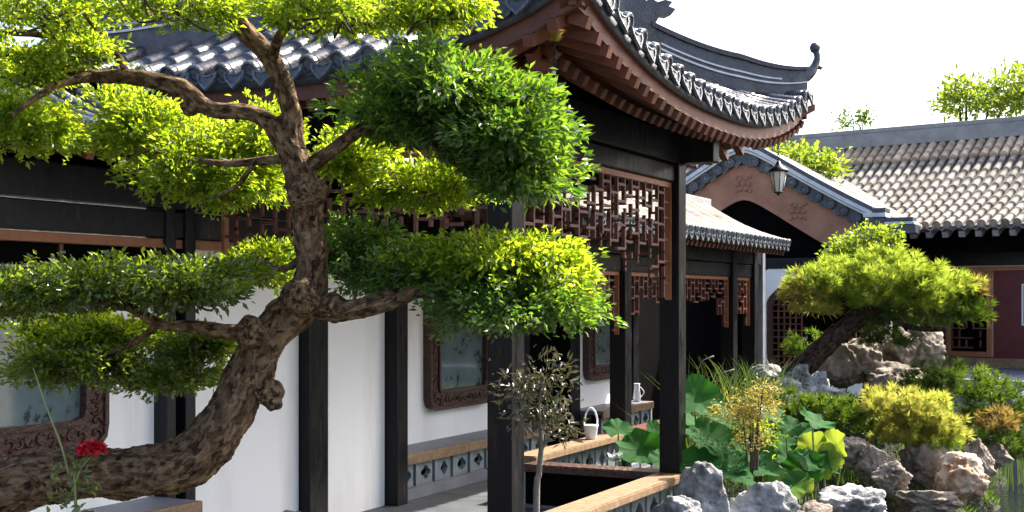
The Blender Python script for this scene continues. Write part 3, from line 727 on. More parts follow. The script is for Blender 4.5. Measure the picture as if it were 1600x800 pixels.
# ------------------------------------------------------------------ the narrow covered walkway that goes on from the pavilion
wk = thing('covered_walkway', 'low covered walkway with black posts and arched red fretwork beside the lotus pond', 'walkway', NEAR, ROT)
YF = 1.53
for x in (5.75, 9.72, 10.75): post(wk, x, YF, -.6, 2.62, .19, .19)
post(wk, 11.16, YF-.02, -.6, 2.62, .14, .14, M['seat'])
beam('front_beam', M['beam'], wk, AX+.1, 11.2, YF-.05, YF+.05, 2.22, 2.40); beam('front_beam', M['beam'], wk, AX+.1, 11.22, YF-.07, YF+.07, 2.41, 2.60)
for k, (a, c) in enumerate(((2.9, 5.65), (5.85, 9.62), (9.82, 10.65))): lattice(wk, a, c, YF, 2.22, .32, .70, .22, pitch=.14, seed=20+k, t=.022)
straight_roof(wk, AX+.3, 10.9, 1.0, 2.25, 2.70, 3.28, .20, .05, M['greytile'], M['greypan'], M['tile_face'], raft=M['rafter'], rsp=.16, rsz=.06)
bk = straight_roof(wk, AX+.3, 10.9, 3.5, 2.26, 2.70, 3.28, .20, .05, M['greytile'], M['greypan'], M['tile_face'], name='back_roof', drips=False)
beam('ridge', M['greyridge'], wk, AX+.3, 10.9, 2.17, 2.34, 3.22, 3.40)
railing(wk, (AX+.13, YF), (5.65, YF)); railing(wk, (5.85, YF), (9.62, YF), dark=M['redwood'])

# ------------------------------------------------------------------ gabled building beyond the walkway
GA, GB, GH = 14.0, 2.6, 4.58
gab = thing('gabled_building', 'white walled building with brown barge board on its rounded gable', 'building', NEAR, ROT)
def gz(s):                                    # roof height against distance from the apex
    s = abs(s); 
    return GH-.04-.70*max(0, math.sqrt(s*s+.05)-.2236)+.040*s*s
def gstrip(name, m, dz0, dz1, x0, x1, s0=-2.2, s1=2.2, n=48, off=0):
    v = []; f = []
    for i in range(n+1):
        s = s0+(s1-s0)*i/n; y = GB-s
        v += [(x0, y, gz(s)+dz0), (x1, y, gz(s)+dz0), (x1, y, gz(s)+dz1), (x0, y, gz(s)+dz1)]
    for i in range(n):
        for k in range(4): f.append((i*4+k, i*4+(k+1) % 4, i*4+4+(k+1) % 4, i*4+4+k))
    f += [(0, 1, 2, 3), tuple(n*4+k for k in (3, 2, 1, 0))]
    return link(name, pydata(name, v, f), m, gab)
gstrip('verge_cap', M['tile'], .0, .075, GA-.16, GA+.35)
gstrip('verge_moulding', M['ridge_line'], -.075, -.004, GA-.20, GA+.2); gstrip('verge_moulding', M['ridge_line'], -.125, -.085, GA-.17, GA+.2)
gstrip('verge_course', M['tile'], -.32, -.13, GA-.08, GA+.2)
v = []; 
# barge board: constant depth, wider toward the foot
vv = []; ff = []; n = 48
for i in range(n+1):
    s = -2.45+4.9*i/n; y = GB-s; zt = gz(s)-.33; dep = .60+.03*abs(s)
    zi = zt-dep if abs(s) > .35 else zt-dep+.0
    vv += [(GA-.05, y, zi), (GA+.02, y, zi), (GA+.02, y, zt), (GA-.05, y, zt)]
for i in range(n):
    for k in range(4): ff.append((i*4+k, i*4+(k+1) % 4, i*4+4+(k+1) % 4, i*4+4+k))
ff += [(0, 1, 2, 3), tuple(n*4+k for k in (3, 2, 1, 0))]
bb = link('barge_board', pydata('barge_board', vv, ff), M['barge'], gab)
v, f = lathe([(.0, .03), (.022, .026), (.035, .012), (.04, 0), (.04, -.02)], 10); STUD = pydata('stud', v, f, True); STUD.materials.append(M['stud'])
for s in (-1.9, -.95, 0, .95, 1.9):
    zc = gz(s)-.33-.33-.01*abs(s)
    for k in range(7):
        a = k*math.pi/3; dy, dz = (0, 0) if k == 6 else (.105*math.cos(a), .105*math.sin(a))
        link('stud', STUD, None, bb, (GA-.052, GB-s+dy, zc+dz), (0, R(-90), 0), (1.05, 1.05, 1.05))
    for k in range(4):
        a = math.pi/4+k*math.pi/2; link('stud', STUD, None, bb, (GA-.052, GB-s+.17*math.cos(a), zc+.17*math.sin(a)), (0, R(-90), 0), (.85, .85, .85))
# round tile ends beneath the verge
for i in range(-10, 11):
    if i == 0: continue
    s = i*.215; link('end_tile', ENDTILE, None, gab, (GA-.13, GB-s, gz(s)-.235), (0, R(-90), 0), (1.25, 1.25, 1.25))
    s2 = s-.107*(1 if i > 0 else -1); link('drip_tile', DRIP, None, gab, (GA-.12, GB-s2, gz(s2)-.25), (0, 0, R(-90)), (1.05, 1, 1))
# stepped foot of the verge
for sg in (1, -1):
    yb = GB-sg*2.22
    for k, (dx, z0, z1, l) in enumerate(((0, -.34, -.10, .30), (.03, -.09, -.02, .36), (0, -.01, .06, .34))):
        beam('verge_foot', M['ridge_line'] if k == 1 else M['tile'], gab, GA-.18-dx, GA+.25, yb-l/2-sg*.02, yb+l/2-sg*.02, gz(2.22)+z0, gz(2.22)+z1, .008)
    beam('verge_foot', M['tile'], gab, GA-.15, GA+.22, yb-sg*.38-.28, yb-sg*.38+.28, gz(2.22)-.36, gz(2.22)-.22, .008)
    beam('verge_foot', M['ridge_line'], gab, GA-.17, GA+.2, yb-sg*.38-.26, yb-sg*.38+.26, gz(2.22)-.215, gz(2.22)-.17, .008)
    beam('verge_foot', M['tile'], gab, GA-.15, GA+.2, yb-sg*.38-.24, yb-sg*.38+.24, gz(2.22)-.165, gz(2.22)-.10, .008)
# dark gable boarding, white wall with a cut-cornered opening
v = [(GA+.10, GB-2.4, 2.5), (GA+.10, GB+2.4, 2.5)]
for i in range(31): s = -2.4+4.8*i/30; v.append((GA+.10, GB-s, gz(s)-.3))
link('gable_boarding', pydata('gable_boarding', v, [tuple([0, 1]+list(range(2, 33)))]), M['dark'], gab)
beam('gable_beam', M['beam'], gab, GA-.02, GA+.2, GB-2.45, GB+2.45, 2.42, 2.60)
def octo(hw, hh, c):
    def f(a):
        c_, s_ = abs(math.cos(a)), abs(math.sin(a)); return min(hw/c_ if c_ > 1e-6 else 9, hh/s_ if s_ > 1e-6 else 9, (hw+hh-c)/(c_+s_))
    return f
wy0, wy1 = GB-2.45, GB-.30
v, f = hole_plate(wy1-wy0, 2.1, .2, octo(1.0, .76, .24), 64)
link('gable_wall', pydata('gable_wall', v, f), M['plaster'], gab, (GA+.10, (wy0+wy1)/2, 1.37), (0, 0, R(90)))
slab('gable_pier', M['dark'], gab, GA+.01, GA+.2, wy1, GB+2.7, 0, 2.42); slab('wall_base', M['plaster'], gab, GA, GA+.2, wy0, wy1, -.4, .318)
gl = link('opening_screen', pydata('opening_screen', *ring_plate(octo(1.0, .76, .24), octo(.9, .66, .2), .08)), M['frame'], gab, (GA+.1, (wy0+wy1)/2, 1.37), (0, 0, R(90)))
for k in range(-9, 10):
    if abs(k) < 4 or abs(k) > 8: continue
    slab('bar', M['redwood'], gl, k*.1-.012, k*.1+.012, -.02, .02, -.62, .62)
for k in range(-5, 6): 
    for sx in (-1, 1): slab('bar', M['redwood'], gl, sx*.42, sx*.9, -.018, .018, k*.11-.011, k*.11+.011)
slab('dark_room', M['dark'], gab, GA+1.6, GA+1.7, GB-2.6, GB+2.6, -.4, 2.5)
# its roof behind the verge
v = []; f = []; n = 30
for x in (GA+.3, GA+6):
    for i in range(n+1): s = -2.5+5*i/n; v.append((x, GB-s, gz(s)-.03))
for i in range(n): f.append((i, i+1, n+2+i, n+1+i))
grf = link('gable_roof', pydata('gable_roof', v, f, True), M['greypan'], gab)
for i in range(20):
    x = GA+.5+i*.27
    for sg in (1, -1):
        if i == 0 and sg == 1 or True:
            pass
rmr = tile_row_mesh([(0, GB-s, gz(s)+.0) for s in [2.5-2.5*k/9 for k in range(10)]], .06, M['greytile']); rml = tile_row_mesh([(0, GB+s, gz(s)+.0) for s in [2.5-2.5*k/9 for k in range(10)]], .06, M['greytile'])
for i in range(20):
    link('tile_row', rmr, None, grf, (GA+.5+i*.27, 0, 0)); link('tile_row', rml, None, grf, (GA+.5+i*.27, 0, 0))

# ------------------------------------------------------------------ the great hall with the sunlit grey roof
HO = Vector((8.6, 24.0, 0)); HR = R(-38)
hall = thing('hall', 'large hall with sunlit grey barrel-tiled roof, dark eaves and red doors', 'building', HO, HR)
ZE, ZR = 3.25, 5.22
hr = straight_roof(hall, -9, 12, -1.0, 3.0, ZE, ZR, .205, .064, M['greytile'], M['greypan'], M['greytile'], sag=.10, raft=M['greyridge'], rsp=.30, rsz=.11, name='roof')
hb = straight_roof(hall, -9, 12, 7.0, 3.0, ZE, ZR, .72, .095, M['greytile'], M['greypan'], M['greytile'], sag=.10, name='back_roof', drips=False)
def hz(y): u = (y+1)/4; return ZE+(ZR-ZE)*(u-.10*math.sin(u*math.pi))
um = tile_row_mesh([(0, 2.25+.7*k/4, hz(2.25+.7*k/4)+.07) for k in range(5)], .082, M['tantile'])
for i in range(102): link('upper_tile', um, None, hr, (-9+(i+.5)*.205, 0, 0))
beam('ridge', M['greyridge'], hall, -9, 12, 2.80, 3.2, ZR+.02, ZR+.32); beam('ridge_cap', M['greyridge'], hall, -9, 12, 2.86, 3.14, ZR+.33, ZR+.43)
FB = .68
slab('eave_board', M['dark'], hall, -9, 12, -.55, -.5, 2.75, 3.2); beam('lintel', M['beam'], hall, -9, 12, -.10, .1, 2.52, 3.02); beam('upper_lintel', M['beam'], hall, -9, 12, -.14, .1, 3.03, 3.3)
slab('wood_head', M['strip'], hall, -9, 12, -.08, .06, 2.44, 2.515)
slab('door', M['reddoor'], hall, .42, 4.0, 0, .08, FB+.13, 2.438); slab('door', M['reddoor'], hall, -9, -.47, 0, .08, FB+.13, 2.438)
slab('threshold', M['rail'], hall, -9, 12, -.12, .1, FB-.05, FB+.128)
v, f = merge(boxvf(.93, 1.5, -.02, -.002, 1.42, 1.45), boxvf(.93, 1.5, -.02, -.002, 2.15, 2.18), boxvf(.93, .96, -.02, -.002, 1.452, 2.148)); link('door_trim', pydata('door_trim', v, f), M['white'], hall)
# fretted wooden window
wf = beam('window_frame', M['strip'], hall, -.45, -.36, -.06, .06, FB+.14, 2.43)
for a in ((.31, .40, FB+.14, 2.43), (-.358, .308, FB+.14, FB+.24), (-.358, .308, 2.34, 2.43)): beam('window_frame', M['strip'], hall, a[0], a[1], -.062, .062, a[2], a[3])
rr = random.Random(4); z = FB+.30
while z < 2.3:
    for k in range(5):
        x = -.355+k*.132
        if rr.random() < .75: slab('bar', M['redwood'], hall, x, x+.135, -.02, .02, z, z+.025)
        if rr.random() < .8: slab('bar', M['redwood'], hall, x, x+.026, -.021, .021, z+.026, z+.155)
    z += .18
slab('window_back', M['dark'], hall, -.46, .41, .10, .14, FB, 2.44)
slab('hall_wall', M['dark'], hall, 4.0, 12, 0, .1, FB, 2.44)
v, f = boxvf(-9, 13, -3.6, .4, -.9, FB-.06); structure(link('stone_path', pydata('stone_path', v, f), M['path'], None, HO, (0, 0, HR)))

# ------------------------------------------------------------------ lanterns
def lantern(name, label, loc, chain, s=1.0, canopy=False):
    t = thing(name, label, 'lantern', loc); t.scale = (s, s, s)
    v, f = lathe([(.0, -.26), (.045, -.25), (.055, -.235), (.085, -.10), (.09, -.02), (.0, -.02)], 8); link('glass', pydata('glass', v, f), M['lampglass'], t)
    v, f = lathe([(.0, .10), (.02, .09), (.03, .06), (.05, .04), (.115, -.005), (.118, -.025), (.095, -.03)], 16); link('cap', pydata('cap', v, f, True), M['iron'], t)
    for k in range(8):
        a = 2*math.pi*k/8; c, s_ = math.cos(a), math.sin(a)
        bar('rib', M['iron'], t, (c*.093, s_*.093, -.022), (c*.058, s_*.058, -.24), .008, .008)
    v, f = lathe([(.0, -.29), (.012, -.285), (.02, -.265), (.05, -.255), (.05, -.245), (.0, -.24)], 12); link('base', pydata('base', v, f, True), M['iron'], t)
    n = int(chain/.034); parts = []
    for k in range(n):
        z = .10+k*.034; pts = []
        for j in range(9):
            a = 2*math.pi*j/8; x = .011*math.cos(a); zz = .022*math.sin(a)
            pts.append((x if k % 2 else 0, 0 if k % 2 else x, z+.017+zz))
        parts.append(sweep(pts, [.0045]*9, 5, cap=False))
    v, f = merge(*parts); link('chain', pydata('chain', v, f, True), M['iron'], t)
    if canopy:
        zt = .10+n*.034; v, f = lathe([(.0, zt-.03), (.03, zt-.03), (.05, zt-.005), (.095, zt+.01), (.10, zt+.03), (.08, zt+.04), (.0, zt+.045)], 20); link('ceiling_rose', pydata('ceiling_rose', v, f, True), M['gold'], t)
    return t
q = .66; zc = roofz(-q, -q)-.225
lantern('hanging_lantern', 'hanging lantern with brass ceiling rose under the near upswept eave, half hidden by leaves', W(-q, -q, zc-.46), .36, canopy=True)
q = .74; zc = roofz(AX+q, -q)-.33
lantern('hanging_lantern', 'small glass lantern hung on a black chain from the upswept roof corner against the sky', W(AX+q, -q, zc-.30), .30, .82)

# ------------------------------------------------------------------ foliage builders
def leaf_mesh(name, pos, axis, length, width, fold=.25, seed=0):
    """many folded leaf blades as one mesh (numpy)"""
    r = np.random.default_rng(seed); n = len(pos)
    axis = axis/np.linalg.norm(axis, axis=1, keepdims=True)
    ref = r.normal(size=(n, 3)); side = np.cross(axis, ref); side /= np.linalg.norm(side, axis=1, keepdims=True)
    nor = np.cross(side, axis)
    flipm = np.sign(nor[:, 2:3]+1e-9); nor *= flipm; side *= flipm
    L = (length*(0.7+.6*r.random(n)))[:, None]; Wd = (width*(0.7+.6*r.random(n)))[:, None]
    b = pos; t = pos+axis*L-nor*L*.12; m1 = pos+axis*L*.45
    l = m1+side*Wd*.5+nor*Wd*fold; rr_ = m1-side*Wd*.5+nor*Wd*fold
    V = np.stack([b, l, t, rr_], 1).reshape(-1, 3)
    idx = np.arange(n)[:, None]*4
    F = np.concatenate([idx+np.array([[0, 2, 1]]), idx+np.array([[0, 3, 2]])], 1).reshape(-1, 3)
    me = bpy.data.meshes.new(name); me.vertices.add(len(V)); me.vertices.foreach_set('co', V.astype(np.float32).ravel())
    me.loops.add(F.size); me.loops.foreach_set('vertex_index', F.astype(np.int32).ravel())
    me.polygons.add(len(F)); me.polygons.foreach_set('loop_start', np.arange(0, F.size, 3, dtype=np.int32)); me.polygons.foreach_set('loop_total', np.full(len(F), 3, np.int32))
    me.update(calc_edges=True); return me
def pad_points(c, rad, n, seed, shell=.55, top=True, freq=2.2, amp=.35):
    """sprig positions in an uneven ellipsoid, denser near the outside and the top"""
    r = np.random.default_rng(seed); d = r.normal(size=(n, 3)); d /= np.linalg.norm(d, axis=1, keepdims=True)
    rr_ = (shell**3+(1-shell**3)*r.random(n))**(1/3)
    if top: d[:, 2] = np.where(d[:, 2] < -.25, d[:, 2]*.55, d[:, 2])
    k = np.array([1+amp*noise.noise(Vector(q)*freq+Vector((seed*3.1, 0, 0))) + amp*.7*noise.noise(Vector(q)*freq*2.6) for q in d])
    k = np.clip(k, .45, 1.16)
    return np.array(c)+d*np.array(rad)*(rr_*k)[:, None], d
def sprig_leaves(pos, out, per, spread, L, Wd, seed, up=.35, droop=0):
    """per leaves round each sprig tip"""
    r = np.random.default_rng(seed); n = len(pos)
    P_ = np.repeat(pos, per, 0)+r.normal(size=(n*per, 3))*spread
    a = np.repeat(out, per, 0)*.9+r.normal(size=(n*per, 3))*.65; a[:, 2] += up-droop
    return P_, a

# ------------------------------------------------------------------ the leaning bonsai tree
DT = 4.5
def T(px, py, dd=0): return P(px, py, DT+dd)
tree = thing('bonsai_tree', 'old gnarled tree with leaning flaky-barked trunk and clipped cloud-like leaf pads', 'tree', (-2.62, 4.45, -.05))
base = Vector((-2.62, 4.45, -.05))
k_ = DT/2000
def branch(name, pts, dia, sides=14, rough=.10, sub=7, par=tree, m='bark'):
    p_ = [(T(*q) if len(q) > 2 else T(q[0], q[1]))-base for q in pts]; a, r_ = smooth_path(p_, [d*k_/2 for d in dia], sub)
    v, f = sweep(a, r_, sides, rough=rough, seed=len(name)+len(pts)); return link(name, bark_coords(pydata(name, v, f, True), a, r_, sides), M[m], par)
trunk_pts = [(-365, 1345, 0), (-330, 1150, 0), (-255, 960, .0), (-120, 830, 0), (0, 768, .0), (100, 742, .0), (200, 738, -.03), (290, 722, -.05), (345, 665, -.04), (385, 590, 0), (420, 525, .02), (470, 470, .04), (487, 420, .04), (480, 355, .02), (474, 295, 0), (455, 235, 0), (425, 190, 0)]
trunk_dia = [190, 150, 125, 112, 100, 94, 92, 92, 88, 78, 74, 78, 66, 58, 66, 56, 46]
branch('trunk', trunk_pts, [d*(.78 if i > 10 else .85) for i, d in enumerate(trunk_dia)], 72, .17, 26)
for nm, pts, dia in (
    ('limb', [(460, 235), (452, 160), (425, 95), (385, 50), (360, 10), (345, -60)], [46, 42, 40, 40, 34, 26]),
    ('limb', [(440, 205), (395, 178, .02), (330, 170, .04), (285, 140, .05), (220, 122, .06), (150, 118, .08), (95, 105, .1)], [40, 36, 34, 38, 34, 30, 26]),
    ('limb', [(150, 118, .08), (95, 130, .0), (60, 150, -.1), (20, 180, -.15)], [22, 17, 12, 8]),
    ('limb', [(110, 110, .09), (95, 60, .1), (105, 10, .15), (110, -50, .2)], [26, 22, 20, 16]),
    ('limb', [(95, 55, .1), (40, 52, .1), (-30, 50, .1)], [18, 14, 12]),
    ('limb', [(200, 118, .06), (180, 80, .05), (150, 45, 0), (130, 20, -.05)], [18, 13, 10, 8]),
    ('limb', [(425, 95), (440, 50, -.1), (480, 20, -.15), (560, 15, -.15)], [24, 20, 16, 10]),
    ('limb', [(475, 268), (520, 235, -.05), (570, 200, -.1), (650, 185, -.12), (740, 215, -.1), (830, 240, -.05)], [34, 28, 24, 20, 14, 8]),
    ('limb', [(650, 185, -.12), (700, 250, .0), (780, 285, .1)], [14, 10, 6]),
    ('limb', [(480, 478, .02), (540, 485, -.02), (600, 472, -.06), (660, 452, -.08), (740, 440, -.08), (850, 440, -.05)], [56, 44, 38, 30, 20, 9]),
    ('limb', [(660, 452, -.08), (720, 480, -.2), (800, 500, -.2)], [18, 12, 6]),
    ('limb', [(425, 520, .0), (370, 520, -.05), (310, 512, -.08), (250, 505, -.1), (200, 480, -.12), (120, 460, -.1), (30, 460, -.1)], [44, 34, 28, 24, 20, 14, 8]),
    ('limb', [(462, 245), (420, 250, .1), (350, 255, .15), (280, 245, .2), (210, 230, .2)], [26, 20, 15, 11, 6]),
    ('limb', [(400, 250, .1), (370, 290, .1), (330, 310, .15)], [13, 9, 5]),
    ('limb', [(478, 400), (440, 420, .15), (400, 400, .25)], [20, 13, 6]),
    ('limb', [(250, 505, -.1), (200, 540, .05), (130, 560, .1)], [16, 12, 6]),
    ('limb', [(482, 400), (540, 390, .2), (590, 400, .25)], [20, 13, 6])):
    branch(nm, pts, [d*.74 for d in dia], 24, .20, 12)
# knots, burl and cut stub
def knot(px, py, dd, r, seed):
    bm = bmesh.new(); bmesh.ops.create_icosphere(bm, subdivisions=3, radius=r)
    for v_ in bm.verts: v_.co *= 1+.28*noise.noise(v_.co/r*1.4+Vector((seed, 0, 0)))
    link('burl', bark_coords(from_bm('burl', bm, True)), M['bark'], tree, T(px, py, dd)-base)
knot(478, 300, -.02, .070, 1); knot(418, 612, -.02, .055, 2); knot(428, 628, -.04, .032, 3); knot(520, 480, 0, .05, 4); knot(300, 165, .05, .036, 5); knot(395, 520, -.05, .06, 6); knot(470, 465, -.02, .07, 7)
# fine twigs inside pads
def twigs(parent, px, py, rx, ry, dd, n, seed, m='twig', rad=.004):
    r = random.Random(seed); parts = []
    for i in range(n):
        x = px+r.uniform(-.8, .8)*rx; y = py+r.uniform(-.2, .8)*ry; d = dd+r.uniform(-.25, .25); p_ = T(x, y, d)-base
        pts = [p_]; a = r.uniform(0, 6.28); dr = Vector((math.cos(a), math.sin(a)*.8, r.uniform(-.1, .5)))
        for k in range(4): dr = (dr+Vector((r.gauss(0, .5), r.gauss(0, .5), r.gauss(.05, .35)))).normalized(); pts.append(pts[-1]+dr*r.uniform(.04, .075))
        parts.append(sweep(pts, [rad*1.6, rad*1.3, rad, rad*.8, rad*.5], 5))
    v, f = merge(*parts); return stuff(link('twigs', pydata('twigs', v, f, True), M[m], parent))
#        px   py   rx   ry   depth-offset  depth-radius  sprigs  material  leafL leafW shell
PADS = [
 (70, 14, 120, 46, -.15, .34, 270, 'leaf', .036, .017, .3),
 (275, 5, 110, 48, -.20, .34, 270, 'leaf', .036, .017, .3),
 (520, 12, 125, 55, -.22, .36, 400, 'leaf', .036, .017, .3),
 (675, 10, 85, 42, -.20, .32, 290, 'leaf', .036, .017, .3),
 (30, 105, 85, 40, .10, .28, 190, 'leaf', .038, .018, .3),
 (140, 75, 60, 30, -.05, .22, 110, 'leaf', .036, .017, .3),
 (40, 205, 88, 54, .15, .30, 380, 'leaf', .040, .019, .4),
 (225, 205, 100, 74, .45, .30, 600, 'leaf', .040, .019, .45),
 (330, 272, 128, 84, .42, .34, 820, 'leaf', .038, .018, .55),
 (415, 205, 55, 46, .45, .22, 120, 'leaf', .038, .018, .4),
 (555, 250, 62, 55, .35, .24, 260, 'leaf', .040, .018, .4),
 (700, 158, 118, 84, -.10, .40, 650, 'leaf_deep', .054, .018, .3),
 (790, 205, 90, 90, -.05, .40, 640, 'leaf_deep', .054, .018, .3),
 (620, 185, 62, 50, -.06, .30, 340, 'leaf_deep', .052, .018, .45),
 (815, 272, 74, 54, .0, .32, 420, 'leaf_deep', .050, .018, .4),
 (680, 290, 112, 44, .30, .24, 380, 'leaf', .042, .019, .3),
 (760, 408, 122, 44, .02, .40, 760, 'leaf', .040, .018, .35),
 (845, 432, 74, 54, .0, .36, 640, 'leaf', .040, .018, .35),
 (800, 480, 122, 44, -.1, .36, 760, 'leaf_deep', .038, .016, .35),
 (640, 430, 90, 46, .15, .32, 460, 'leaf_deep', .038, .016, .35),
 (560, 390, 70, 56, .30, .25, 360, 'leaf_deep', .038, .016, .3),
 (420, 420, 66, 46, .42, .26, 260, 'leaf', .038, .018, .3),
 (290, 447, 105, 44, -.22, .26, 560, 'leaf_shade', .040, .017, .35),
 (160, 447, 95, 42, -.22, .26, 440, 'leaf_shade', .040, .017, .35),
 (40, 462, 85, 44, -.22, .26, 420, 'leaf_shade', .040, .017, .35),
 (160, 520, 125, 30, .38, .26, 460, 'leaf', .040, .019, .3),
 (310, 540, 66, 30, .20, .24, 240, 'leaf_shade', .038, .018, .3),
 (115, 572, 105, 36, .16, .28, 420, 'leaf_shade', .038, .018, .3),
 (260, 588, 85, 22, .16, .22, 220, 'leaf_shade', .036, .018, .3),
]
for i, (px, py, rx, ry, dd, dr, n, m, L, Wd, sh) in enumerate(PADS):
    d_ = DT+dd; kk = d_/2000; L *= .70; Wd *= .72; r = np.random.default_rng(900+i)
    c = T(px, py, dd)-base
    kc = max(12, int(n/12)); cen, cout = pad_points(c, ((rx-20)*kk, max(.14, dr-.06), max(8, ry-13)*kk), kc, 100+i, max(sh, .40), amp=.36, freq=2.8)
    per = int(n*1.3/kc); size = (.058 if m == 'leaf_deep' else .046)*(.4+1.2*r.random(kc))                   # flat little sprays, each on its own twig end
    ids = np.repeat(np.arange(kc), per)
    off = np.clip(r.normal(size=(len(ids), 3)), -1.7, 1.7)*size[ids][:, None]*np.array([1.1, 1.1, .42]); pos = cen[ids]+off
    out = cout[ids]*.6+off/size[ids][:, None]*.6
    pp, ax = sprig_leaves(pos, out, 10, .015, L, Wd, 200+i, up=.12)
    fo = stuff(link('foliage', leaf_mesh('foliage', pp, ax, L, Wd, seed=300+i), M[m], tree))
    parts = []; rr = random.Random(400+i); C = Vector(c)
    for k in range(kc):
        if k % 2: continue
        e = Vector(cen[k]); b0 = C+(e-C)*rr.uniform(.1, .35)+Vector((rr.gauss(0, .04), rr.gauss(0, .04), -.04)); mid = (b0+e)/2+Vector((rr.gauss(0, .03), rr.gauss(0, .03), rr.gauss(-.02, .02)))
        a_, r_ = smooth_path([b0, mid, e], [.0055, .004, .002], 4); parts.append(sweep(a_, r_, 5))
    v, f = merge(*parts); stuff(link('twigs', pydata('twigs', v, f, True), M['twig'], tree))

# ------------------------------------------------------------------ rose in front of the trunk
rb = P(120, 812, 4.05); rb.z = -.05
rose = thing('rose_bush', 'thin rose stem carrying a single red bloom before the bent trunk', 'rose', rb)
def pl(px, py, d=4.05): return P(px, py, d)-rb
v, f = merge(sweep(*smooth_path([(0, 0, 0), pl(118, 800), pl(108, 745), pl(95, 695), pl(72, 635), pl(52, 575)], [.006, .004, .004, .003, .0025, .0015], 5), 6),
             sweep(*smooth_path([pl(112, 770), pl(125, 735), pl(140, 715)], [.004, .003, .003], 5), 6))
link('stem', pydata('stem', v, f, True), M['stalk'], rose)
parts = []; r = random.Random(3); c = pl(143, 700)
pos = []; ax = []
for ring in range(8):
    for k in range(4+min(ring, 5)*2):
        a = 6.28*k/(4+ring*2)+ring*.5; e = 1.25-ring*.27
        pos.append(c+Vector((math.cos(a), math.sin(a), 0))*.004*ring); ax.append(Vector((math.cos(a)*math.cos(e), math.sin(a)*math.cos(e), math.sin(e))))
link('bloom', leaf_mesh('bloom', np.array(pos), np.array(ax), .029, .028, fold=.12, seed=4), M['rose'], rose)
pos = [pl(r.uniform(70, 150), r.uniform(720, 800)) for k in range(60)]
stuff(link('leaves', leaf_mesh('leaves', np.array(pos), np.random.default_rng(2).normal(size=(60, 3)), .035, .016, seed=5), M['leaf_shade'], rose))

# ------------------------------------------------------------------ dusky shrub on a pale stem before the front post
sb = P(838, 800, 7.3); sb.z = -.82
shr = thing('slender_shrub', 'slender shrub with dusky purple-green leaves on a pale stem by the front post', 'shrub', sb)
def ps(px, py, d=7.3): return P(px, py, d)-sb
st = [ps(838, 800), ps(842, 740), ps(846, 690), ps(842, 640), ps(850, 590)]
v, f = merge(sweep(*smooth_path([(0, 0, 0)]+st, [.022, .019, .017, .014, .009, .005], 5), 8), sweep(*smooth_path([ps(845, 705), ps(862, 670), ps(872, 620)], [.011, .008, .004], 5), 6), sweep(*smooth_path([ps(844, 690), ps(818, 660), ps(800, 610)], [.010, .007, .004], 5), 6))
link('stem', pydata('stem', v, f, True), M['palestem'], shr)
for k, (px, py, rx, ry, n) in enumerate(((845, 640, 50, 46, 62), (850, 590, 46, 38, 36), (810, 610, 40, 34, 24), (870, 670, 28, 32, 26))):
    kk = 7.3/2000; pos, out = pad_points(ps(px, py), (rx*kk, .16, ry*kk), n, 700+k, .2)
    pp, ax = sprig_leaves(pos, out, 6, .03, .05, .02, 710+k, up=0)
    stuff(link('foliage', leaf_mesh('foliage', pp, ax, .05, .016, seed=720+k), M['purple'], shr))

# ------------------------------------------------------------------ pines and needle shrubs
def tufts(name, par, centers, dirs, per, L, w, m, seed, cone=.55):
    r = np.random.default_rng(seed); n = len(centers); dirs = dirs/np.linalg.norm(dirs, axis=1, keepdims=True)
    p_ = np.repeat(centers, per, 0); a = np.repeat(dirs, per, 0)+r.normal(size=(n*per, 3))*cone
    stuff(link(name, leaf_mesh(name, p_, a, L, w, fold=.05, seed=seed), M[m], par))
def pine(label, base_px, d, trunk, dia, pads, name='pine_tree', L=.10, group=None, foot=None, per=36):
    b_ = P(*base_px, d)
    t = thing(name, label, 'pine', b_, 0, group)
    kk = d/2000
    for pts, dd in zip(trunk, dia):
        p_ = [P(q[0], q[1], d+(q[2] if len(q) > 2 else 0))-b_ for q in pts]; a, r_ = smooth_path(p_, [x*kk/2 for x in dd], 6)
        v, f = sweep(a, r_, 14, rough=.14, seed=3); link('trunk' if pts is trunk[0] else 'limb', bark_coords(pydata('trunk', v, f, True), a, r_, 14), M['pinebark'], t)
    for k, (px, py, rx, ry, dr, n, m) in enumerate(pads):
        pos, out = pad_points(P(px, py, d)-b_, (rx*kk*.93, dr, ry*kk*.93), int(n*.9), int(px), .4, amp=.45, freq=2.8); out[:, 2] = np.abs(out[:, 2])*.8+.45
        tufts('foliage', t, pos, out, per, L*1.1, .0050, m, int(px)+k)
    return t
pine('spreading pine with bright lime needle crown leaning on the grey rocks', (1240, 585), 15.0,
     [[(1236, 592), (1262, 566), (1300, 530), (1335, 503), (1375, 478), (1430, 465), (1490, 465)], [(1335, 503), (1320, 470), (1300, 450)], [(1375, 478), (1420, 510), (1480, 515)], [(1300, 530), (1305, 516), (1300, 508)]],
     [[40, 36, 32, 30, 24, 16, 8], [16, 12, 7], [14, 10, 6], [12, 9, 7]],
     [(1300, 440, 72, 34, .5, 190, 'needle'), (1390, 428, 85, 36, .55, 240, 'needle'), (1455, 448, 65, 36, .5, 170, 'needle'), (1345, 470, 60, 28, .35, 110, 'needle'),
      (1250, 462, 30, 30, .3, 26, 'needle_o'), (1252, 460, 32, 30, .3, 34, 'needle_y'), (1275, 480, 35, 28, .3, 60, 'needle_y'), (1410, 500, 80, 28, .45, 100, 'needle_d'), (1505, 488, 36, 38, .35, 90, 'needle_d'), (1385, 532, 44, 22, .35, 44, 'needle_d'), (1518, 455, 22, 22, .25, 12, 'needle_o'), (1515, 452, 26, 22, .25, 26, 'needle_y'),
      (1430, 475, 60, 26, .4, 110, 'needle')])
